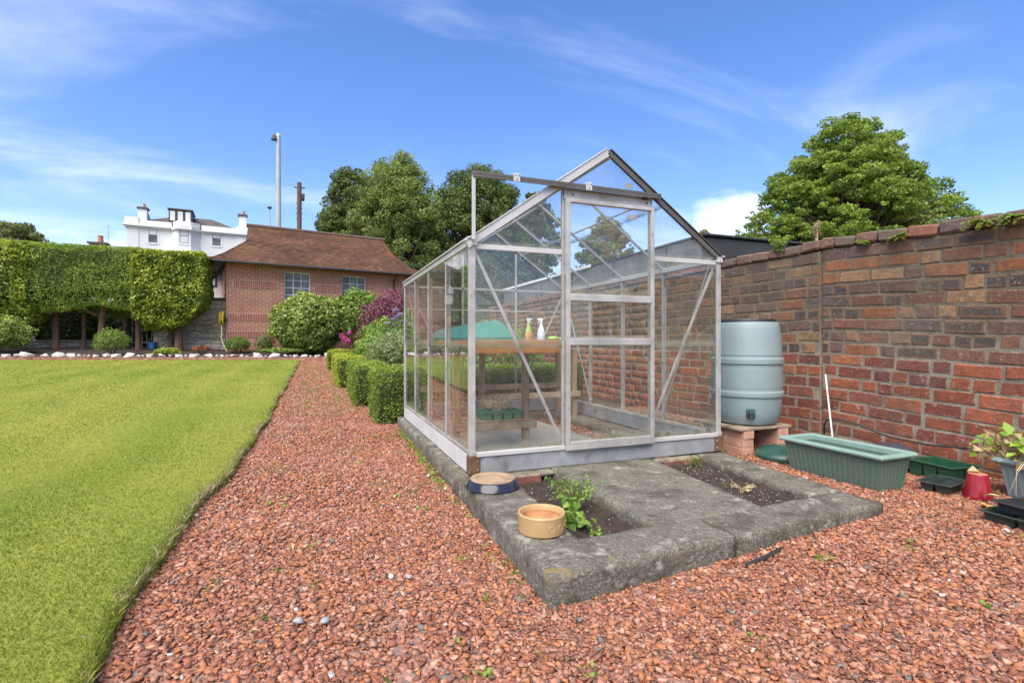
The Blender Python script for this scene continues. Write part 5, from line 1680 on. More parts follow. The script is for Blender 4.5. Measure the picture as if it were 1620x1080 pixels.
def flower_shrub(name, label, heads, mat, r, per, leaf, base, seed, elong=1.0):
    T = thing(name, label, 'flowers', base)
    g = np.random.default_rng(seed)
    b = np.array(base); P = []; D = []
    m = MB()
    for h in heads:
        d = rand_dirs(per, g)
        leaves('flower_head', np.array(h) - b + d * r * np.array([1, 1, elong]) * g.uniform(.5, 1, (per, 1)), d, leaf, mat, T, aspect=.8, bias=.5, seed=seed)
        m.tube([(0, 0, 0), tuple((np.array(h) - b) * np.array([.7, .7, .5])), tuple(np.array(h) - b)], [.012, .008, .004], 4)
    m.build('stem', M['stem'], T)
h0 = [at(553, 527, 12.6), at(545, 536, 12.5), at(551, 540, 12.4), at(541, 531, 12.7)]
flower_shrub('pink_hydrangea', 'bright pink hydrangea heads at the left of the purple shrub', [tuple(p) for p in h0], M['pink'], .07, 130, .05, (.75, 12.9, gz(.75, 12.9)), 3)
hv = [at(632 + dx, v, 10.8) for dx, v in ((-6, 490), (2, 497), (-16, 511), (4, 508), (-2, 500), (-8, 505))]
flower_shrub('buddleia_spikes', 'violet-blue flower spikes beside the greenhouse corner', [tuple(p) for p in hv], M['violet'], .10, 60, .035, (1.35, 11.4, gz(1.3, 11.4)), 4, .28)
bush('leafy_shrub', 'leafy green shrub carrying the violet spikes next to the greenhouse', (1.75, 11.0, .95), (.5, .5, .55), M['green_grey'], M['stem'], 2600, .07, 10)

# ------------------------------------------------------------------ the far border: white stones, small plants
edging = thing('stone_edging', 'row of white painted stones edging the far flower bed', 'stone edging', (-4.5, 17.95, gz(-4.5, 17.95)))
M['white_stone'] = surf('whitewashed_stone', (.60, .575, .53), (.42, .395, .35), 7, .9, .01, 30, c3=(.22, .20, .17), s3=4, t3=(.56, .72))
re_ = np.random.default_rng(12)
rocks = []
for k in range(9):
    pts = rand_dirs(18, re_) * re_.uniform(.8, 1.1, (18, 1))
    me = hull_mesh('rock', [tuple(p * np.array([.5, .36, .36])) for p in pts]); me.materials.append(M['white_stone']); rocks.append(me)
x = -9.6
k = 0
while x < .95:
    s = re_.choice([.10, .14, .19, .26, .34]) * re_.uniform(.85, 1.15) * (1.1 if x > -3.5 else 1)
    y = 17.95 + re_.normal(0, .03) - (.0 if x < -1 else .06 * (x + 1))
    o = bpy.data.objects.new('rock', rocks[k % 9]); COL.objects.link(o)
    o.parent = edging; o.scale = (s, s * .9, min(.30, s * .85))
    o.location = (x + s / 2 + 4.5, y - 17.95, gz(x, y) - gz(-4.5, 17.95) + .05); o.rotation_euler = (re_.uniform(-.3, .3), re_.uniform(-.3, .3), re_.uniform(-.6, .6))
    x += s * re_.uniform(.92, 1.25); k += 1
bush('rhododendron', 'rounded light green rhododendron bush at the left end of the border', (-8.75, 18.75, 1.12), (.95, .6, .62), M['laurel'], M['stem'], 3600, .11, 21, aspect=.4)
bush('flowering_plant', 'loose border plant with small pale flowers before the hedge trunks', (-5.85, 18.55, .93), (.46, .36, .42), M['green_mid'], M['stem'], 1900, .06, 22, aspect=.4, shell=.2)
bush('low_plant', 'low bright green leafy plant among the white stones', (-4.35, 18.25, .62), (.36, .25, .12), M['box_gold'], M['stem'], 700, .08, 23, bottom=-.3)
bush('low_plant', 'spiky green tuft at the foot of the outbuilding corner', (-2.55, 19.2, .82), (.36, .3, .28), M['green_mid'], M['stem'], 1500, .10, 24, aspect=.14)
bush('low_plant', 'thin reddish-green plant against the outbuilding wall', (-1.75, 19.4, .85), (.34, .25, .35), M['green_grey'], M['stem'], 700, .07, 25, shell=.2)
bush('low_plant', 'rusty orange low plant beside the rubble wall', (-3.55, 18.9, .68), (.28, .2, .12), leaf_mat('rusty_leaf', (.20, .07, .03), (.32, .12, .05)), M['stem'], 500, .06, 26, bottom=-.3)
bush('low_plant', 'low dark ground cover under the laurel at the path end', (-1.2, 18.5, .62), (.7, .3, .10), M['green_mid'], M['stem'], 900, .07, 27, bottom=-.2)

# ------------------------------------------------------------------ the clipped tree hedge on bare trunks
M['hedge_dark'] = leaf_mat('conifer_leaf', (0.120, 0.204, 0.034), (0.384, 0.504, 0.072), .2)
M['hedge_gold'] = leaf_mat('golden_holly_leaf', (0.098, 0.147, 0.017), (0.461, 0.517, 0.063), .25, .4)
def hedge_tree(label, lo, hi, n, leaf, seed, mat, trunks, aspect, wavy, bark, relief=.10):
    lo = np.array(lo, float); hi = np.array(hi, float)
    bx, by = trunks[0][0], trunks[0][1]
    b = np.array([bx, by, bz(bx, by)])
    T = thing('hedge_tree', label, 'hedge', tuple(b))
    g = np.random.default_rng(seed)
    P, D = box_surface(lo, hi, n, g, .12, bottom=True, round_=.12)
    low = P[:, 2] < lo[2] + .5 * (hi[2] - lo[2])
    nz = np.array([mnoise.noise(Vector((p[0] * .9, p[1] * .9, seed))) for p in P])
    f = np.clip((lo[2] + .5 * (hi[2] - lo[2]) - P[:, 2]) / (.5 * (hi[2] - lo[2])), 0, 1)
    P[:, 2] += f * nz * wavy
    # the lower rim is rounded in
    cxy = (lo + hi) / 2
    f2 = np.clip((lo[2] + .55 - P[:, 2]) / .55, 0, 1)
    if seed == 31: P[:, 0] -= .55 * np.clip((lo[2] + .9 - P[:, 2]) / .9, 0, 1) ** 2 * np.clip((P[:, 0] - cxy[0]) / (hi[0] - cxy[0]), 0, 1)
    P[:, 1] = P[:, 1] * (1 - .25 * f2 ** 2) + cxy[1] * .25 * f2 ** 2
    b2 = np.array([mnoise.fractal(Vector(p) * 2.4 + Vector((seed, 0, 0)), 1.0, 2.0, 3) for p in P])
    P = P + D * b2[:, None] * relief
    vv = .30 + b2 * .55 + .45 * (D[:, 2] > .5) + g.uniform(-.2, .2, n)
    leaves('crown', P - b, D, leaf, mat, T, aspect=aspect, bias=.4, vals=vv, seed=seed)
    V, F = rough_box(tuple((hi - lo) - np.array([.3, .3, .55])), .3, .25, .1, 1.5, seed)  # dark box added within the crown as a light block
    mesh_np('crown_blocker', V + (lo + hi) / 2 - b + np.array([0, 0, .15]), F, M['inner_blocker'], T, smooth=True)
    for x, y, r in trunks:
        m = MB(); z0 = bz(x, y) - b[2]
        lean = g.normal(0, .06, 2)
        m.tube([(x - bx, y - by, z0 - .05), (x - bx + lean[0] * .3, y - by, z0 + .25), (x - bx + lean[0], y - by + lean[1], lo[2] - b[2] + .5)], [r * 1.25, r, r * .8], 10)
        for q in range(3):
            a = g.uniform(-.6, 3.7)
            m.tube([(x - bx + lean[0], y - by, lo[2] - b[2] - .25), (x - bx + math.cos(a) * .4, y - by - .1, lo[2] - b[2] + .02), (x - bx + math.cos(a) * .9, y - by - .15, lo[2] - b[2] + .3)], [r * .4, r * .3, r * .12], 6)
        m.build('trunk', bark, T, smooth=True)
    return T
hedge_tree('golden-green holly block at the right end of the tall clipped hedge', (-5.55, 19.15, 1.62), (-3.52, 20.7, 3.87), 21000, .105, 31, M['hedge_gold'], [(-4.40, 19.85, .12), (-4.68, 20.2, .09)], .5, .55, M['bark_red'], .07)
hedge_tree('dark green conifer stretch in the middle of the tall clipped hedge', (-8.55, 19.20, 1.95), (-5.22, 20.7, 3.93), 36000, .085, 32, M['hedge_dark'], [(-6.62, 19.95, .10), (-7.8, 20.2, .09), (-5.62, 20.2, .08), (-6.1, 20.5, .07), (-7.2, 20.5, .06)], .22, .35, M['bark_red'], .06)
hedge_tree('golden-green holly block at the left end of the tall clipped hedge', (-12.5, 19.14, 1.75), (-8.12, 20.7, 3.93), 17000, .105, 33, M['hedge_gold'], [(-8.9, 20.1, .10), (-10.8, 20.0, .10)], .5, .5, M['bark'], .07)

# shade behind the trunks: evergreen shrubs, low rubble wall, railing
for k, (x, y, lab) in enumerate(((-10.4, 21.9, 'left'), (-8.2, 22.0, 'middle'), (-6.0, 22.1, 'right'))):
    bush('evergreen_shrub', 'dark evergreen shrub in the shade behind the hedge trunks, ' + lab + ' of three', (x, y, 1.7), (1.4, .6, 1.35), M['green_dark'], M['stem'], 2600, .14, 40 + k, group='dark shrubs behind the hedge', inner_blocker=True)
o = MB()
T = thing('low_rubble_wall', 'low rubble wall behind the hedge trunks', 'wall', (-8, 21.1, .5))
m = MB(); m.bb((-4, -.16, 0), (1.6, .16, .42)); m.build('wall_body', M['rubble'], T, bevel=.03)
m = MB(); m.bb((-4.03, -.2, .422), (1.62, .2, .48)); m.build('wall_cap', M['timber_h'], T, bevel=.02)
T = thing('metal_railing', 'thin metal railing between the hedge trunks', 'railing', (-5.4, 20.75, .62))
for k in range(9):
    m = MB(); m.tube([(-.55 + k * .14, 0, 0), (-.55 + k * .14, 0, 1.15)], .008, 6); m.build('upright', M['pole'], T)
for z in (.28, .72, 1.12):
    m = MB(); m.bb((-.58, -.014, z), (.6, -.0085, z + .016)); m.build('rail', M['pole'], T)
T = thing('blue_bucket', 'small blue bucket by the metal railing', 'bucket', (-5.30, 20.45, .62))
m = MB(); m.lathe([(.10, 0), (.13, .28), (.138, .285), (.138, .30), (.125, .30), (.12, .27), (.09, .03), (.001, .03)], 20, close=False)
m.build('pail', plastic('blue_plastic', (.05, .18, .36), .4), T, smooth=True)
m = MB(); m.tube([(.135 * math.cos(a), .0, .29 + .12 * math.sin(a)) for a in np.linspace(0, math.pi, 9)], .005, 5); m.build('bucket_handle', M['pole'], T)

# ------------------------------------------------------------------ rubble wall and rendered outhouse beside the outbuilding
T = thing('rubble_wall', 'grey rubble stone wall between the hedge and the brick outbuilding', 'wall', (-4.2, 20.5, .55))
m = MB(); m.bb((-1.1, 0, 0), (1.13, .45, 1.86)); m.build('wall_body', M['rubble'], T, bevel=.04)
m = MB(); m.bb((-.2, -.3, .0), (1.13, -.005, .42)); m.build('wall_footing', M['rubble'], T, bevel=.04)
m = MB(); m.bb((-1.12, -.04, 1.862), (1.13, .48, 1.94)); m.build('wall_cap', M['dark_frame'], T, bevel=.01)
T = thing('rendered_outhouse', 'cream rendered outhouse glimpsed between hedge and brick outbuilding', 'building', (-6.6, 23.5, .6))
m = MB(); m.bb((0, 0, 0), (3.4, 1.8, 3.64)); m.build('wall', M['cream_wall'], T, bevel=.01)
m = MB(); m.add([(-.2, -.3, 3.66), (3.6, -.3, 3.66), (3.6, 2.0, 3.86), (-.2, 2.0, 3.86), (-.2, -.3, 3.74), (3.6, -.3, 3.74), (3.6, 2.0, 3.96), (-.2, 2.0, 3.96)], [(3, 2, 1, 0), (4, 5, 6, 7), (0, 1, 5, 4), (1, 2, 6, 5), (2, 3, 7, 6), (3, 0, 4, 7)])
m.build('roof', M['slate'], T)
m = MB(); m.bb((-.2, -.40, 3.58), (3.6, -.302, 3.67)); m.build('gutter', M['dark_frame'], T, bevel=.02)
f = MB().bb((2.20, -.03, 2.55), (2.72, -.002, 3.40)).build('window', M['dark_frame'], T, bevel=.01)
for z0, z1 in ((2.61, 3.08), (3.13, 3.34)):
    MB().bb((2.26, -.036, z0), (2.66, -.0305, z1)).build('window_pane', M['blind'], f)

# ------------------------------------------------------------------ the brick outbuilding
def s_of(u, O, e):
    t = (u - 810) / 800.0
    rx, ry = SX + t * CX, CX - t * SX
    return (O[1] * rx - O[0] * ry) / (e[0] * ry - e[1] * rx)
def brick_tex_mat(name, c1, c2, mort, bw, bh):
    m, t, out = new_mat(name); N = NT(t)
    co = N.n('ShaderNodeTexCoord').outputs['Object']
    sp = N.n('ShaderNodeSeparateXYZ'); t.links.new(co, sp.inputs[0])
    cb = N.n('ShaderNodeCombineXYZ'); t.links.new(N.math('ADD', sp.outputs[0], sp.outputs[1]), cb.inputs[0]); t.links.new(sp.outputs[2], cb.inputs[1])
    bt = N.n('ShaderNodeTexBrick', {'Color1': c1, 'Color2': c2, 'Mortar': mort, 'Scale': 1.0, 'Mortar Size': .014, 'Mortar Smooth': .2, 'Bias': -.1, 'Brick Width': bw, 'Row Height': bh})
    t.links.new(cb.outputs[0], bt.inputs['Vector'])
    col = N.mix(N.ramp(N.noise(1.4, 5, .6, co), .4, .75, 0, .45), bt.outputs['Color'], (.16, .075, .055))
    col = N.mix(N.ramp(N.noise(9, 4, .6, co), .5, .75, 0, .35), col, (.36, .17, .11))
    b = N.n('ShaderNodeBsdfPrincipled', {'Base Color': col, 'Roughness': .92, 'Specular IOR Level': .2})
    t.links.new(N.bump(N.math('SUBTRACT', 1.0, bt.outputs['Fac']), .012), b.inputs['Normal'])
    t.links.new(b.outputs[0], out.inputs[0]); return m
M['house_brick'] = brick_tex_mat('outbuilding_brick', (.40, .145, .085), (.34, .115, .07), (.47, .345, .265), .235, .080)
M['soldier'] = surf('soldier_brick', (.31, .11, .07), (.25, .085, .055), 6, .9, .004, 40)
M['mort_house'] = surf('house_mortar', (.46, .35, .28), (.40, .30, .24), 6, .95)
OB = Vector((-3.01, 19.99, .45))
EB = Vector((.98, .19)).normalized()
BR = math.atan2(EB.y, EB.x)
bld = thing('brick_outbuilding', 'red brick outbuilding with hipped brown tile roof and two gridded windows', 'building', OB, BR)
WL, WD, WT = 6.7, 4.8, 3.42          # length, depth, wall top above OB.z
w1 = (s_of(450, OB, EB), s_of(492, OB, EB)); w2 = (s_of(541, OB, EB), s_of(580, OB, EB))
wz0, wz1 = 1.35, 3.08
# front wall with two openings: pieces butted end to end
xs = [0, w1[0], w1[1], w2[0], w2[1], WL]
for k, (a, b) in enumerate(zip(xs[:-1], xs[1:])):
    op = k in (1, 3)
    if op:
        MB().bb((a, 0, -.3), (b, .3, wz0)).build('wall', M['house_brick'], bld)
        MB().bb((a, 0, wz1), (b, .3, WT)).build('wall', M['house_brick'], bld)
    else:
        MB().bb((a, 0, -.3), (b, .3, WT)).build('wall', M['house_brick'], bld)
MB().bb((0, .3, -.3), (.3, WD, WT)).build('wall', M['house_brick'], bld)
MB().bb((WL - .3, .3, -.3), (WL, WD, WT)).build('wall', M['house_brick'], bld)
MB().bb((.3, WD - .3, -.3), (WL - .3, WD, WT)).build('wall', M['house_brick'], bld)
for a, b in (w1, w2):
    f = MB(); y = .13
    f.bb((a, y, wz0), (a + .05, y + .05, wz1)); f.bb((b - .05, y, wz0), (b, y + .05, wz1))
    f.bb((a + .0505, y, wz0), (b - .0505, y + .05, wz0 + .05)); f.bb((a + .0505, y, wz1 - .05), (b - .0505, y + .05, wz1))
    f = f.build('window', M['white_wall'], bld)
    nx_, nz_ = 3, 6
    pw = (b - a - .10) / nx_; ph = (wz1 - wz0 - .10) / nz_
    for i_ in range(nx_):
        for j_ in range(nz_):
            x0 = a + .05 + i_ * pw; z0 = wz0 + .05 + j_ * ph
            MB().bb((x0 + .012, y + .03, z0 + .012), (x0 + pw - .012, y + .036, z0 + ph - .012)).build('window_pane', M['pane'], f)
    g_ = MB()
    for i_ in range(1, nx_): g_.bb((a + .05 + i_ * pw - .013, y + .008, wz0 + .05), (a + .05 + i_ * pw + .013, y + .042, wz1 - .05))
    g_.build('glazing_bar', M['white_wall'], f)
    g_ = MB()
    for j_ in range(1, nz_): g_.bb((a + .05, y + .012, wz0 + .05 + j_ * ph - .013), (b - .05, y + .046, wz0 + .05 + j_ * ph + .013))
    g_.build('glazing_bar', M['white_wall'], f)
    MB().bb((a - .05, -.05, wz0 - .09), (b + .05, .128, wz0 - .002)).build('window_sill', M['cream_wall'], f)
    MB().bb((a - .02, .2, wz0 - .02), (b + .02, .21, wz1 + .02)).build('room_shade_sheet', M['dark_frame'], f)  # dark sheet behind the panes, shade of the room put into colour
# proud decorative brick panels: upright pairs with flat bricks between
def motif(s0, n, z0):
    mm = MB(); bk = MB()
    s = s0
    bk.bb((s0 - .03, -.012, z0 - .02), (s0 + (n - 1) * .40 + .205, -.001, z0 + .30))
    for k in range(n):
        for q in range(3): mm.bb((s + q * .066, -.024, z0), (s + q * .066 + .046, -.0125, z0 + .28))
        if k < n - 1:
            for q in range(3): mm.bb((s + .20, -.024, z0 + q * .1), (s + .38, -.0125, z0 + q * .1 + .076))
        s += .40
    bk.build('motif_mortar', M['mort_house'], bld); mm.build('brick_motif', M['soldier'], bld)
motif(.22, 4, 2.36)
motif(w1[1] + .14, 3, 2.36)
motif(w2[1] + .95, 2, 2.36)
for z0 in (1.22, .62):
    mm = MB(); bk = MB()
    bk.bb((.0, -.010, z0 - .012), (1.86, -.001, z0 + .252))
    for k in range(23): mm.bb((.02 + k * .08, -.018, z0), (.02 + k * .08 + .062, -.0105, z0 + .24))
    bk.build('motif_mortar', M['mort_house'], bld); mm.build('soldier_course', M['soldier'], bld)
# roof
DL = [(-.45, 3.27, -.50, 7.20), (.05, 3.56, -.05, 6.75), (1.05, 4.28, .80, 6.26), (2.4, 5.06, .86, 6.32)]
M['tile_under'] = surf('tile_underlay', (.13, .075, .055), (.09, .055, .042), 5, .9, .01, 25)
m = MB()
vs = []
for d, z, s0, s1 in DL: vs += [(s0, d, z), (s1, d, z), (s1, WD - d, z), (s0, WD - d, z)]
fs = []
for r_i in range(3):
    for k in range(4):
        k2 = (k + 1) % 4
        fs.append((r_i * 4 + k, r_i * 4 + k2, r_i * 4 + 4 + k2, r_i * 4 + 4 + k))
fs.append((0, 3, 2, 1))
m.add(vs, fs)
roof = m.build('roof', M['tile_under'], bld)
def tiles():
    g = np.random.default_rng(17)
    V = []; F = []; C = []
    pal = np.array([(.15, .075, .045), (.20, .092, .052), (.105, .06, .042), (.25, .115, .062), (.17, .078, .042), (.125, .08, .05)])
    def interp(h, col):
        ks = [0, .17, .53, 1.0]
        return np.interp(h, ks, [r[col] for r in DL])
    NC = 34
    for face in range(3):
        for c in range(NC):
            h0 = c / NC; h1 = min(1, (c + 1.25) / NC)
            if face and h0 > .53: continue
            d0, z0 = interp(h0, 0), interp(h0, 1); d1, z1 = interp(h1, 0), interp(h1, 1)
            if face == 0:
                a0, a1 = interp(h0, 2), interp(h0, 3)
            else:
                a0, a1 = d0, WD - d0
            n = int((a1 - a0) / .165)
            off = (c % 2) * .5
            for k in range(-1, n + 1):
                s0 = a0 + (k + off) * .165; s1 = s0 + .158
                s0 = max(s0, a0); s1 = min(s1, a1)
                if s1 - s0 < .03: continue
                lift = .022 + g.uniform(0, .008); b = len(V)
                if face == 0:
                    q = [(s0, d0, z0 + lift), (s1, d0, z0 + lift), (s1, d1, z1 + .006), (s0, d1, z1 + .006), (s0, d0, z0 - .004), (s1, d0, z0 - .004)]
                else:
                    e0, e1 = interp(h0, 1 + face), interp(h1, 1 + face)
                    q = [(e0, s0, z0 + lift), (e0, s1, z0 + lift), (e1, s1, z1 + .006), (e1, s0, z1 + .006), (e0, s0, z0 - .004), (e0, s1, z0 - .004)]
                V += q
                F += [(b, b + 1, b + 2, b + 3), (b + 4, b + 5, b + 1, b)]
                nn = mnoise.noise(Vector((s0 * .7, h0 * 4, face)))
                col = (pal[g.integers(0, 6)] * .72 + pal[0] * .28) * g.uniform(.8, 1.2) * (1 + .45 * nn) * .72
                if g.uniform() < .02 + .25 * max(0, nn - .2) + (.15 if h0 > .85 else 0): col = col * .5 + np.array((.055, .045, .018))
                C += [(*col, 1)] * 6
    o = mesh_np('roof_tiles', V, F, attr_mat('roof_tile', .95, .004, 30, spec=.08), roof, {'col': ('FLOAT_COLOR', C)})
    o['kind'] = 'stuff'
tiles()
m = MB(); m.tube([(.80, 2.4, 5.09), (6.38, 2.4, 5.09)], .085, 10); m.build('ridge_tile', M['tile_under'], roof, smooth=True)
m = MB(); m.bb((-.46, -.53, 3.19), (7.16, -.46, 3.262)); m.build('gutter', M['dark_frame'], bld, bevel=.02)
m = MB(); m.tube([(5.98, -.47, 3.19), (5.98, -.1, 3.0), (5.98, -.06, 2.9), (5.98, -.06, .3)], .04, 8); m.build('downpipe', surf('brown_pipe', (.10, .05, .035), (.08, .04, .03), 5, .6), bld, smooth=True)
m = MB(); m.tube([(-.05, .5, 3.2), (-.35, .45, 2.75), (-.75, .6, 2.55)], .05, 8); m.build('drainpipe', M['dark_frame'], bld, smooth=True)
# hose reel on its corner
T = thing('hose_reel', 'yellow hose reel hung at the left corner of the brick outbuilding', 'hose reel', (-3.13, 19.95, 1.72))
m = MB(); m.lathe([(.10, -.05), (.235, -.05), (.25, -.035), (.235, -.02), (.16, 0), (.235, .02), (.25, .035), (.235, .05), (.10, .05)], 28, close=False)
m.V = [(v[2], v[0] * .92, v[1]) for v in m.V]
m.V = [(x * 1.3, y, z * 1.05) for x, y, z in m.V]
m.build('hose_coil', surf('yellow_hose', (.52, .38, .03), (.42, .30, .03), 9, .5), T, smooth=True)
m = MB(); m.bb((-.05, -.05, -.05), (.14, .05, .05)); m.build('reel_axle', M['dark_frame'], T)
m = MB(); m.tube([(0, -.15, -.22), (.02, -.2, -.55), (.0, -.24, -.62), (.06, -.24, -.85), (.2, -.3, -1.15)], .016, 6); m.build('hose_tail', surf('pale_hose', (.60, .50, .30), (.5, .42, .25), 9, .6), T, smooth=True)

# ------------------------------------------------------------------ the white house behind
OW = Vector((-16.4, 55.5, 0)); EW = Vector((.993, .12)).normalized()
WR = math.atan2(EW.y, EW.x)
wh = thing('white_house', 'tall white rendered house with parapet and bay behind the hedge', 'house', OW, WR)
WLN = s_of(391, OW, EW)
ww = M['white_wall']
B0, B1 = s_of(272, OW, EW), s_of(318, OW, EW)          # the bay's outer corners
MB().bb((0, 0, 0), (WLN, 7.5, 11.35)).build('wall', ww, wh, bevel=.02)
m = MB(); m.prism([(B0, .0, 0), (B0 + .55, -.9, 0), (B1 - .75, -.9, 0), (B1, 0, 0)], (0, 0, 11.36)); m.build('bay', ww, wh)
MB().bb((-.06, -.08, 11.352), (B0 - .06, 7.56, 11.50)).build('cornice', ww, wh)
m = MB(); m.bb((-.24, -.34, 11.502), (B0 - .08, .25, 11.66)); m.bb((B1 + .08, -.34, 11.502), (WLN + .24, .25, 11.66)); m.build('cornice', ww, wh)
MB().bb((B1 + .06, -.08, 11.352), (WLN + .06, 7.56, 11.50)).build('cornice', ww, wh)
m = MB(); m.prism([(B0 - .06, .25, 11.37), (B0 - .06, -.12, 11.37), (B0 + .45, -1.22, 11.37), (B1 - .65, -1.22, 11.37), (B1 + .06, -.12, 11.37), (B1 + .06, .25, 11.37)], (0, 0, .30)); m.build('bay_cornice', ww, wh)
m = MB(); m.prism([(B0 + .1, .2, 11.672), (B0 + .1, -.1, 11.672), (B0 + .55, -.85, 11.672), (B1 - .75, -.85, 11.672), (B1 - .1, -.1, 11.672), (B1 - .1, .2, 11.672)], (0, 0, .52)); m.build('bay_parapet', ww, wh)
m = MB(); m.bb((.0, 0, 11.662), (B0 - .02, .28, 12.12)); m.bb((B1 + .02, 0, 11.662), (WLN, .28, 12.12)); m.build('parapet', ww, wh, bevel=.01)
for a, b in ((-.10, .95), (WLN - .95, WLN + .10)):
    MB().bb((a, -.10, 11.664), (b, .60, 12.32)).build('parapet_block', ww, wh, bevel=.02)
for a, b in ((.02, .95), (WLN - .95, WLN - .02)):
    MB().bb((a, -.06, 0), (b, -.002, 11.35)).build('pilaster', ww, wh)
# hipped slate roof behind the parapet
m = MB(); m.add([(.3, .3, 11.9), (WLN - .3, .3, 11.9), (WLN - .3, 7.2, 11.9), (.3, 7.2, 11.9), (3.6, 3.6, 13.5), (WLN - 3.2, 3.6, 13.5)], [(3, 2, 1, 0), (0, 1, 5, 4), (1, 2, 5), (2, 3, 4, 5), (3, 0, 4)])
wroof = m.build('roof', M['slate'], wh)
d0, d1 = s_of(266, OW, EW), s_of(303, OW, EW)
dm = MB(); dm.bb((d0, .35, 11.95), (d1, 3.0, 13.45)); dm = dm.build('dormer', M['dark_frame'], wroof)
MB().bb((d0 - .1, .25, 13.452), (d1 + .1, 3.2, 13.56)).build('dormer_roof', M['slate'], wroof)
pw = (d1 - d0) / 3
for k in range(3):
    MB().bb((d0 + k * pw + .11, .318, 12.40), (d0 + (k + 1) * pw - .11, .348, 13.30)).build('dormer_pane', M['blind'], wroof)
def chimney(s0, s1, y0, y1, z1, z2):
    m = MB(); m.add([(s0, y0, 11.7), (s1, y0, 11.7), (s1, y1, 11.7), (s0, y1, 11.7), (s0, y0, z1), (s1, y0, z1), (s1, y1, z2), (s0, y1, z2)], [(3, 2, 1, 0), (4, 5, 6, 7), (0, 1, 5, 4), (1, 2, 6, 5), (2, 3, 7, 6), (3, 0, 4, 7)])
    c = m.build('chimney', ww, wroof)
    MB().bb((s0 - .1, y0 - .1, z1 + .002), (s1 + .1, y0 + .9, z1 + .16)).build('chimney_cap', M['slate'], wroof)
    m = MB(); m.lathe([(.14, 0), (.11, .35), (.13, .36)], 10, ((s0 + s1) / 2 + .1, y0 + .3, z1 + .16)); m.build('chimney_pot', M['terracotta'], wroof)
chimney(s_of(217, OW, EW) , s_of(231, OW, EW), .5, 4.0, 13.25, 12.5)
chimney(s_of(378, OW, EW), s_of(390, OW, EW), .6, 3.5, 13.55, 12.9)
def house_window(s0, s1, z0, z1, y, lower):
    f = MB(); f.bb((s0 - .16, y - .03, z0 - .16), (s0, y - .002, z1 + .16)); f.bb((s1, y - .03, z0 - .16), (s1 + .16, y - .002, z1 + .16)); f.bb((s0, y - .03, z1), (s1, y - .002, z1 + .16)); f.bb((s0, y - .06, z0 - .16), (s1, y - .002, z0))
    f = f.build('window', ww, wh)
    zm = (z0 + z1) / 2
    MB().bb((s0, y - .02, z0), (s1, y - .003, z1)).build('window_sash', M['dark_frame'], f)
    MB().bb((s0 + .05, y - .028, zm + .03), (s1 - .04, y - .0205, z1 - .05)).build('window_pane', M['blind'], f)
    MB().bb((s0 + .05, y - .028, z0 + .05), (s1 - .04, y - .0205, zm - .03)).build('window_pane', M['pane'] if lower else M['blind'], f)
def wzz(v, d): return H + (540 - v) / 800 * d
house_window(s_of(235, OW, EW), s_of(249, OW, EW), wzz(383.5, 46.9), wzz(360, 46.9), 0, True)
house_window(s_of(285, OW, EW) + .05, s_of(299, OW, EW) + .05, wzz(385, 47.4), wzz(361.5, 47.4), -.9, False)
house_window(s_of(336, OW, EW), s_of(349, OW, EW), wzz(388.5, 49.3), wzz(366, 49.3), 0, True)
m = MB(); m.prism([(B0 - .6, -.01, 8.95), (B0 - .6, -.35, 8.95), (B0 + .3, -1.5, 8.95), (B1 - .5, -1.5, 8.95), (B1 + .35, -.35, 8.95), (B1 + .35, -.01, 8.95)], (0, 0, .28)); m.build('balcony', ww, wh)
for y in (2.2, 4.6):
    MB().bb((WLN + .002, y, 8.2), (WLN + .05, y + .9, 10.6)).build('side_window', M['dark_frame'], wh)

# distant house of which only the chimney tops the hedge
T = thing('distant_house', 'distant house showing only its chimney above the hedge', 'house', at(135, 540, 50) - Vector((0, 0, .94)))
MB().bb((-4, 0, 0), (4, 6, 7.6)).build('wall', M['cream_wall'], T)
m = MB(); m.add([(-4.2, -.2, 7.6), (4.2, -.2, 7.6), (4.2, 6.2, 7.6), (-4.2, 6.2, 7.6), (-4.2, 3, 9.9), (4.2, 3, 9.9)], [(3, 2, 1, 0), (0, 1, 5, 4), (2, 3, 4, 5), (1, 2, 5), (3, 0, 4)]); r_ = m.build('roof', M['slate'], T)
MB().bb((-.55, 2.6, 9.3), (.75, 3.4, 11.05)).build('chimney', M['soldier'], r_)
MB().bb((-.75, 2.45, 11.052), (.9, 3.55, 11.25)).build('chimney_cap', M['slate'], r_)
m = MB(); m.lathe([(.27, 0), (.22, .65), (.26, .68), (.26, .72)], 12, (.25, 3.0, 11.25)); m.build('chimney_pot', M['terracotta'], r_, smooth=True)
m = MB(); m.tube([(.85, 3.2, 11.2), (.85, 3.2, 13.3)], .03, 5); m.bb((.3, 3.17, 13.0), (1.05, 3.2, 13.05)); m.build('aerial', M['pole'], r_)

# ------------------------------------------------------------------ poles behind the outbuilding
p = at(440.5, 540, 27)
T = thing('lamp_post', 'tall grey lamp post with drooping lamp head above the outbuilding roof', 'lamp post', (p.x, p.y, .5))
zt = H + (540 - 216) / 800 * 27 - .5
m = MB(); m.tube([(0, 0, 0), (0, 0, zt * .6), (0, 0, zt)], [.17, .14, .11], 14); m.build('pole', M['pole'], T, smooth=True)
m = MB(); m.tube([(0, 0, zt + .002), (-.01, 0, zt + .10), (-.07, 0, zt + .14)], [.115, .10, .05], 10); m.build('cap', M['pole'], T, smooth=True)
m = MB(); m.lathe([(.16, -.30), (.15, -.24), (.09, -.06), (.03, .0)], 14, (-.20, -.05, zt + .06)); m.build('lamp_head', M['dark_frame'], T, smooth=True)
p = at(473.5, 540, 29)
T = thing('telegraph_pole', 'brown wooden telegraph pole behind the outbuilding roof', 'pole', (p.x, p.y, .5))
zt = H + (540 - 289) / 800 * 29 - .5
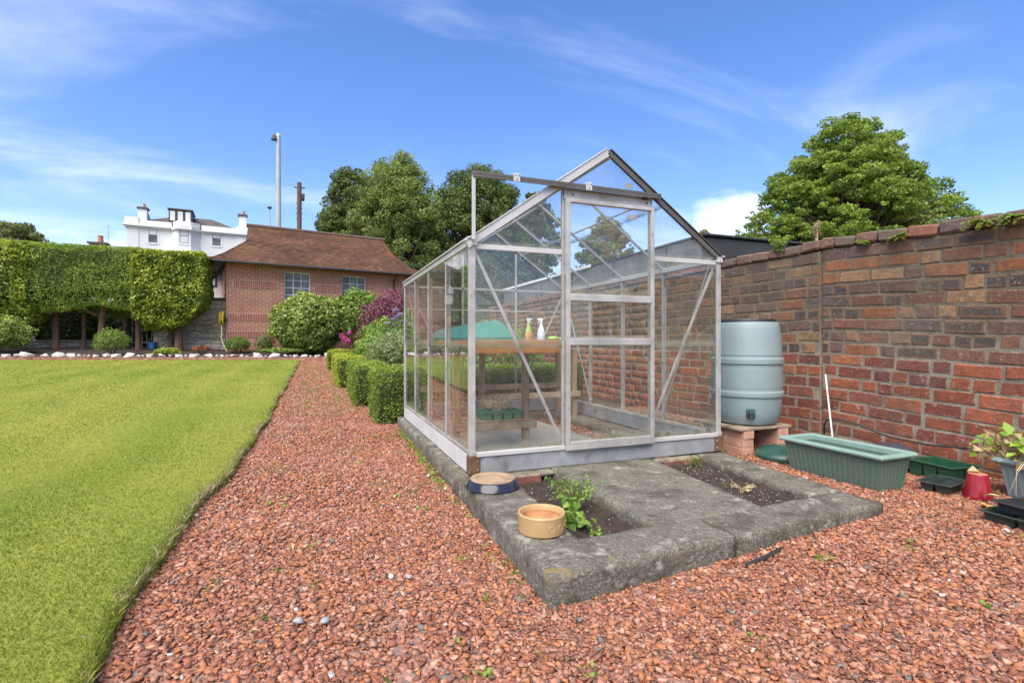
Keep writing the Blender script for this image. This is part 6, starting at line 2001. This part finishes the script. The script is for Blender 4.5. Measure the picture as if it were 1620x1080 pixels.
m = MB(); m.tube([(0, 0, 0), (0, 0, zt * .6), (0, 0, zt)], [.16, .14, .125], 12); m.build('pole', M['pole_wood'], T, smooth=True)
m = MB(); m.bb((-.26, -.03, zt - .32), (.30, .03, zt - .26)); m.build('cross_arm', M['dark_frame'], T)
m = MB(); m.lathe([(.07, 0), (.09, .1), (.09, .38), (.06, .42)], 10, (.2, -.05, zt - 1.05)); m.build('junction_box', M['black'], T, smooth=True)
for k in range(4):
    MB().bb((-.19, -.015, zt - 1.2 - k * .3), (.19, .015, zt - 1.17 - k * .3)).build('step_iron', M['dark_frame'], T)
p = at(426.5, 540, 36)
T = thing('lamp_post', 'thin short lamp post with round dark lantern left of the tall one', 'lamp post', (p.x, p.y, .5))
zt = H + (540 - 331) / 800 * 36 - .5
m = MB(); m.tube([(0, 0, 0), (0, 0, zt * .88), (0, 0, zt)], [.09, .055, .04], 10); m.build('pole', M['pole'], T, smooth=True)
m = MB(); m.lathe([(.05, 0), (.14, .06), (.15, .12), (.12, .17), (.05, .2)], 12, (0, 0, zt)); m.build('lantern', M['dark_frame'], T, smooth=True)

# ------------------------------------------------------------------ trees
M['tree_light'] = leaf_mat('lime_leaf', (0.077, 0.119, 0.028), (0.279, 0.349, 0.084), .25)
M['tree_dark'] = leaf_mat('sycamore_leaf', (0.048, 0.075, 0.018), (0.163, 0.211, 0.048), .22)
M['tree_right'] = leaf_mat('beech_leaf', (0.059, 0.112, 0.017), (0.295, 0.400, 0.056), .3)
M['tree_olive'] = leaf_mat('olive_leaf', (0.083, 0.105, 0.030), (0.255, 0.285, 0.090), .25)
def tree_at(name, label, u, v_top, v_bot, depth, half_px, **k):
    g0 = at(u, 540, depth); zt = H + (540 - v_top) / 800 * depth; zb = H + (540 - v_bot) / 800 * depth
    r = half_px / 800 * depth
    return tree(name, label, (g0.x, g0.y, .3), zt, (g0.x, g0.y, (zt + zb) / 2), (r, r, (zt - zb) / 2), bark=M['bark'], **k)
tree_at('leafy_tree', 'tall light green tree behind the outbuilding roof, left of the pair', 630, 226, 500, 44, 88, mat=M['tree_light'], n_clumps=460, per=135, leaf=.22, seed=3, taper=.25, sprays=60, clump=.125, trunk_r=.45)
tree_at('leafy_tree', 'darker green tree at the left shoulder of the tall light green tree', 556, 250, 470, 48, 58, mat=M['tree_dark'], n_clumps=230, per=120, leaf=.25, seed=4, sprays=40, clump=.14, trunk_r=.35)
tree_at('leafy_tree', 'dark sycamore with sky gaps behind the greenhouse roof', 758, 246, 490, 49, 98, mat=M['tree_dark'], n_clumps=400, per=130, leaf=.235, seed=5, taper=.2, sprays=50, clump=.12, trunk_r=.5)
tree_at('leafy_tree', 'dark tree seen through the left glass of the greenhouse roof', 845, 290, 480, 52, 50, mat=M['tree_dark'], n_clumps=170, per=110, leaf=.26, seed=6, sprays=30, clump=.13, trunk_r=.35)
tree_at('leafy_tree', 'rounded olive green tree seen through the greenhouse door', 958, 338, 470, 42, 52, mat=M['tree_olive'], n_clumps=200, per=100, leaf=.2, seed=7, sprays=30, clump=.13, trunk_r=.3)
tree_at('leafy_tree', 'small treetop peeping over the black shed roof', 1115, 360, 470, 34, 42, mat=M['tree_olive'], n_clumps=90, per=120, leaf=.14, seed=8, sprays=20, clump=.14, trunk_r=.2)
tree_at('leafy_tree', 'dark distant tree above the hedge at the far left', 24, 344, 470, 46, 62, mat=M['tree_olive'], n_clumps=200, per=100, leaf=.22, seed=9, sprays=30, clump=.13, trunk_r=.3)
tree_at('beech_tree', 'bushy bright green tree rising above the brick wall at right', 1334, 152, 590, 12.5, 172, mat=M['tree_right'], n_clumps=820, per=105, leaf=.078, seed=10, taper=.48, sprays=420, clump=.085, flat=.42, trunk_r=.16)
T = thing('evergreen_hedge', 'dense dark evergreen hedge beyond the outbuilding and greenhouse', 'hedge', (5.5, 24, .6))
g = np.random.default_rng(77)
P, D = box_surface((-2.2, -1, 0), (4.5, 1, 3.9), 9000, g, .3, round_=.5)
b2 = np.array([mnoise.fractal(Vector(q) * .9, 1, 2, 3) for q in P]); P = P + D * b2[:, None] * .35
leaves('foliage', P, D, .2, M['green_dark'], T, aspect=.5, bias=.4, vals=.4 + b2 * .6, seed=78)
V, F = rough_box((6.2, 1.5, 3.5), .4, .3, .1, 1.2, 5); mesh_np('inner_blocker', V + np.array([1.15, 0, 1.75]), F, M['inner_blocker'], T, smooth=True)
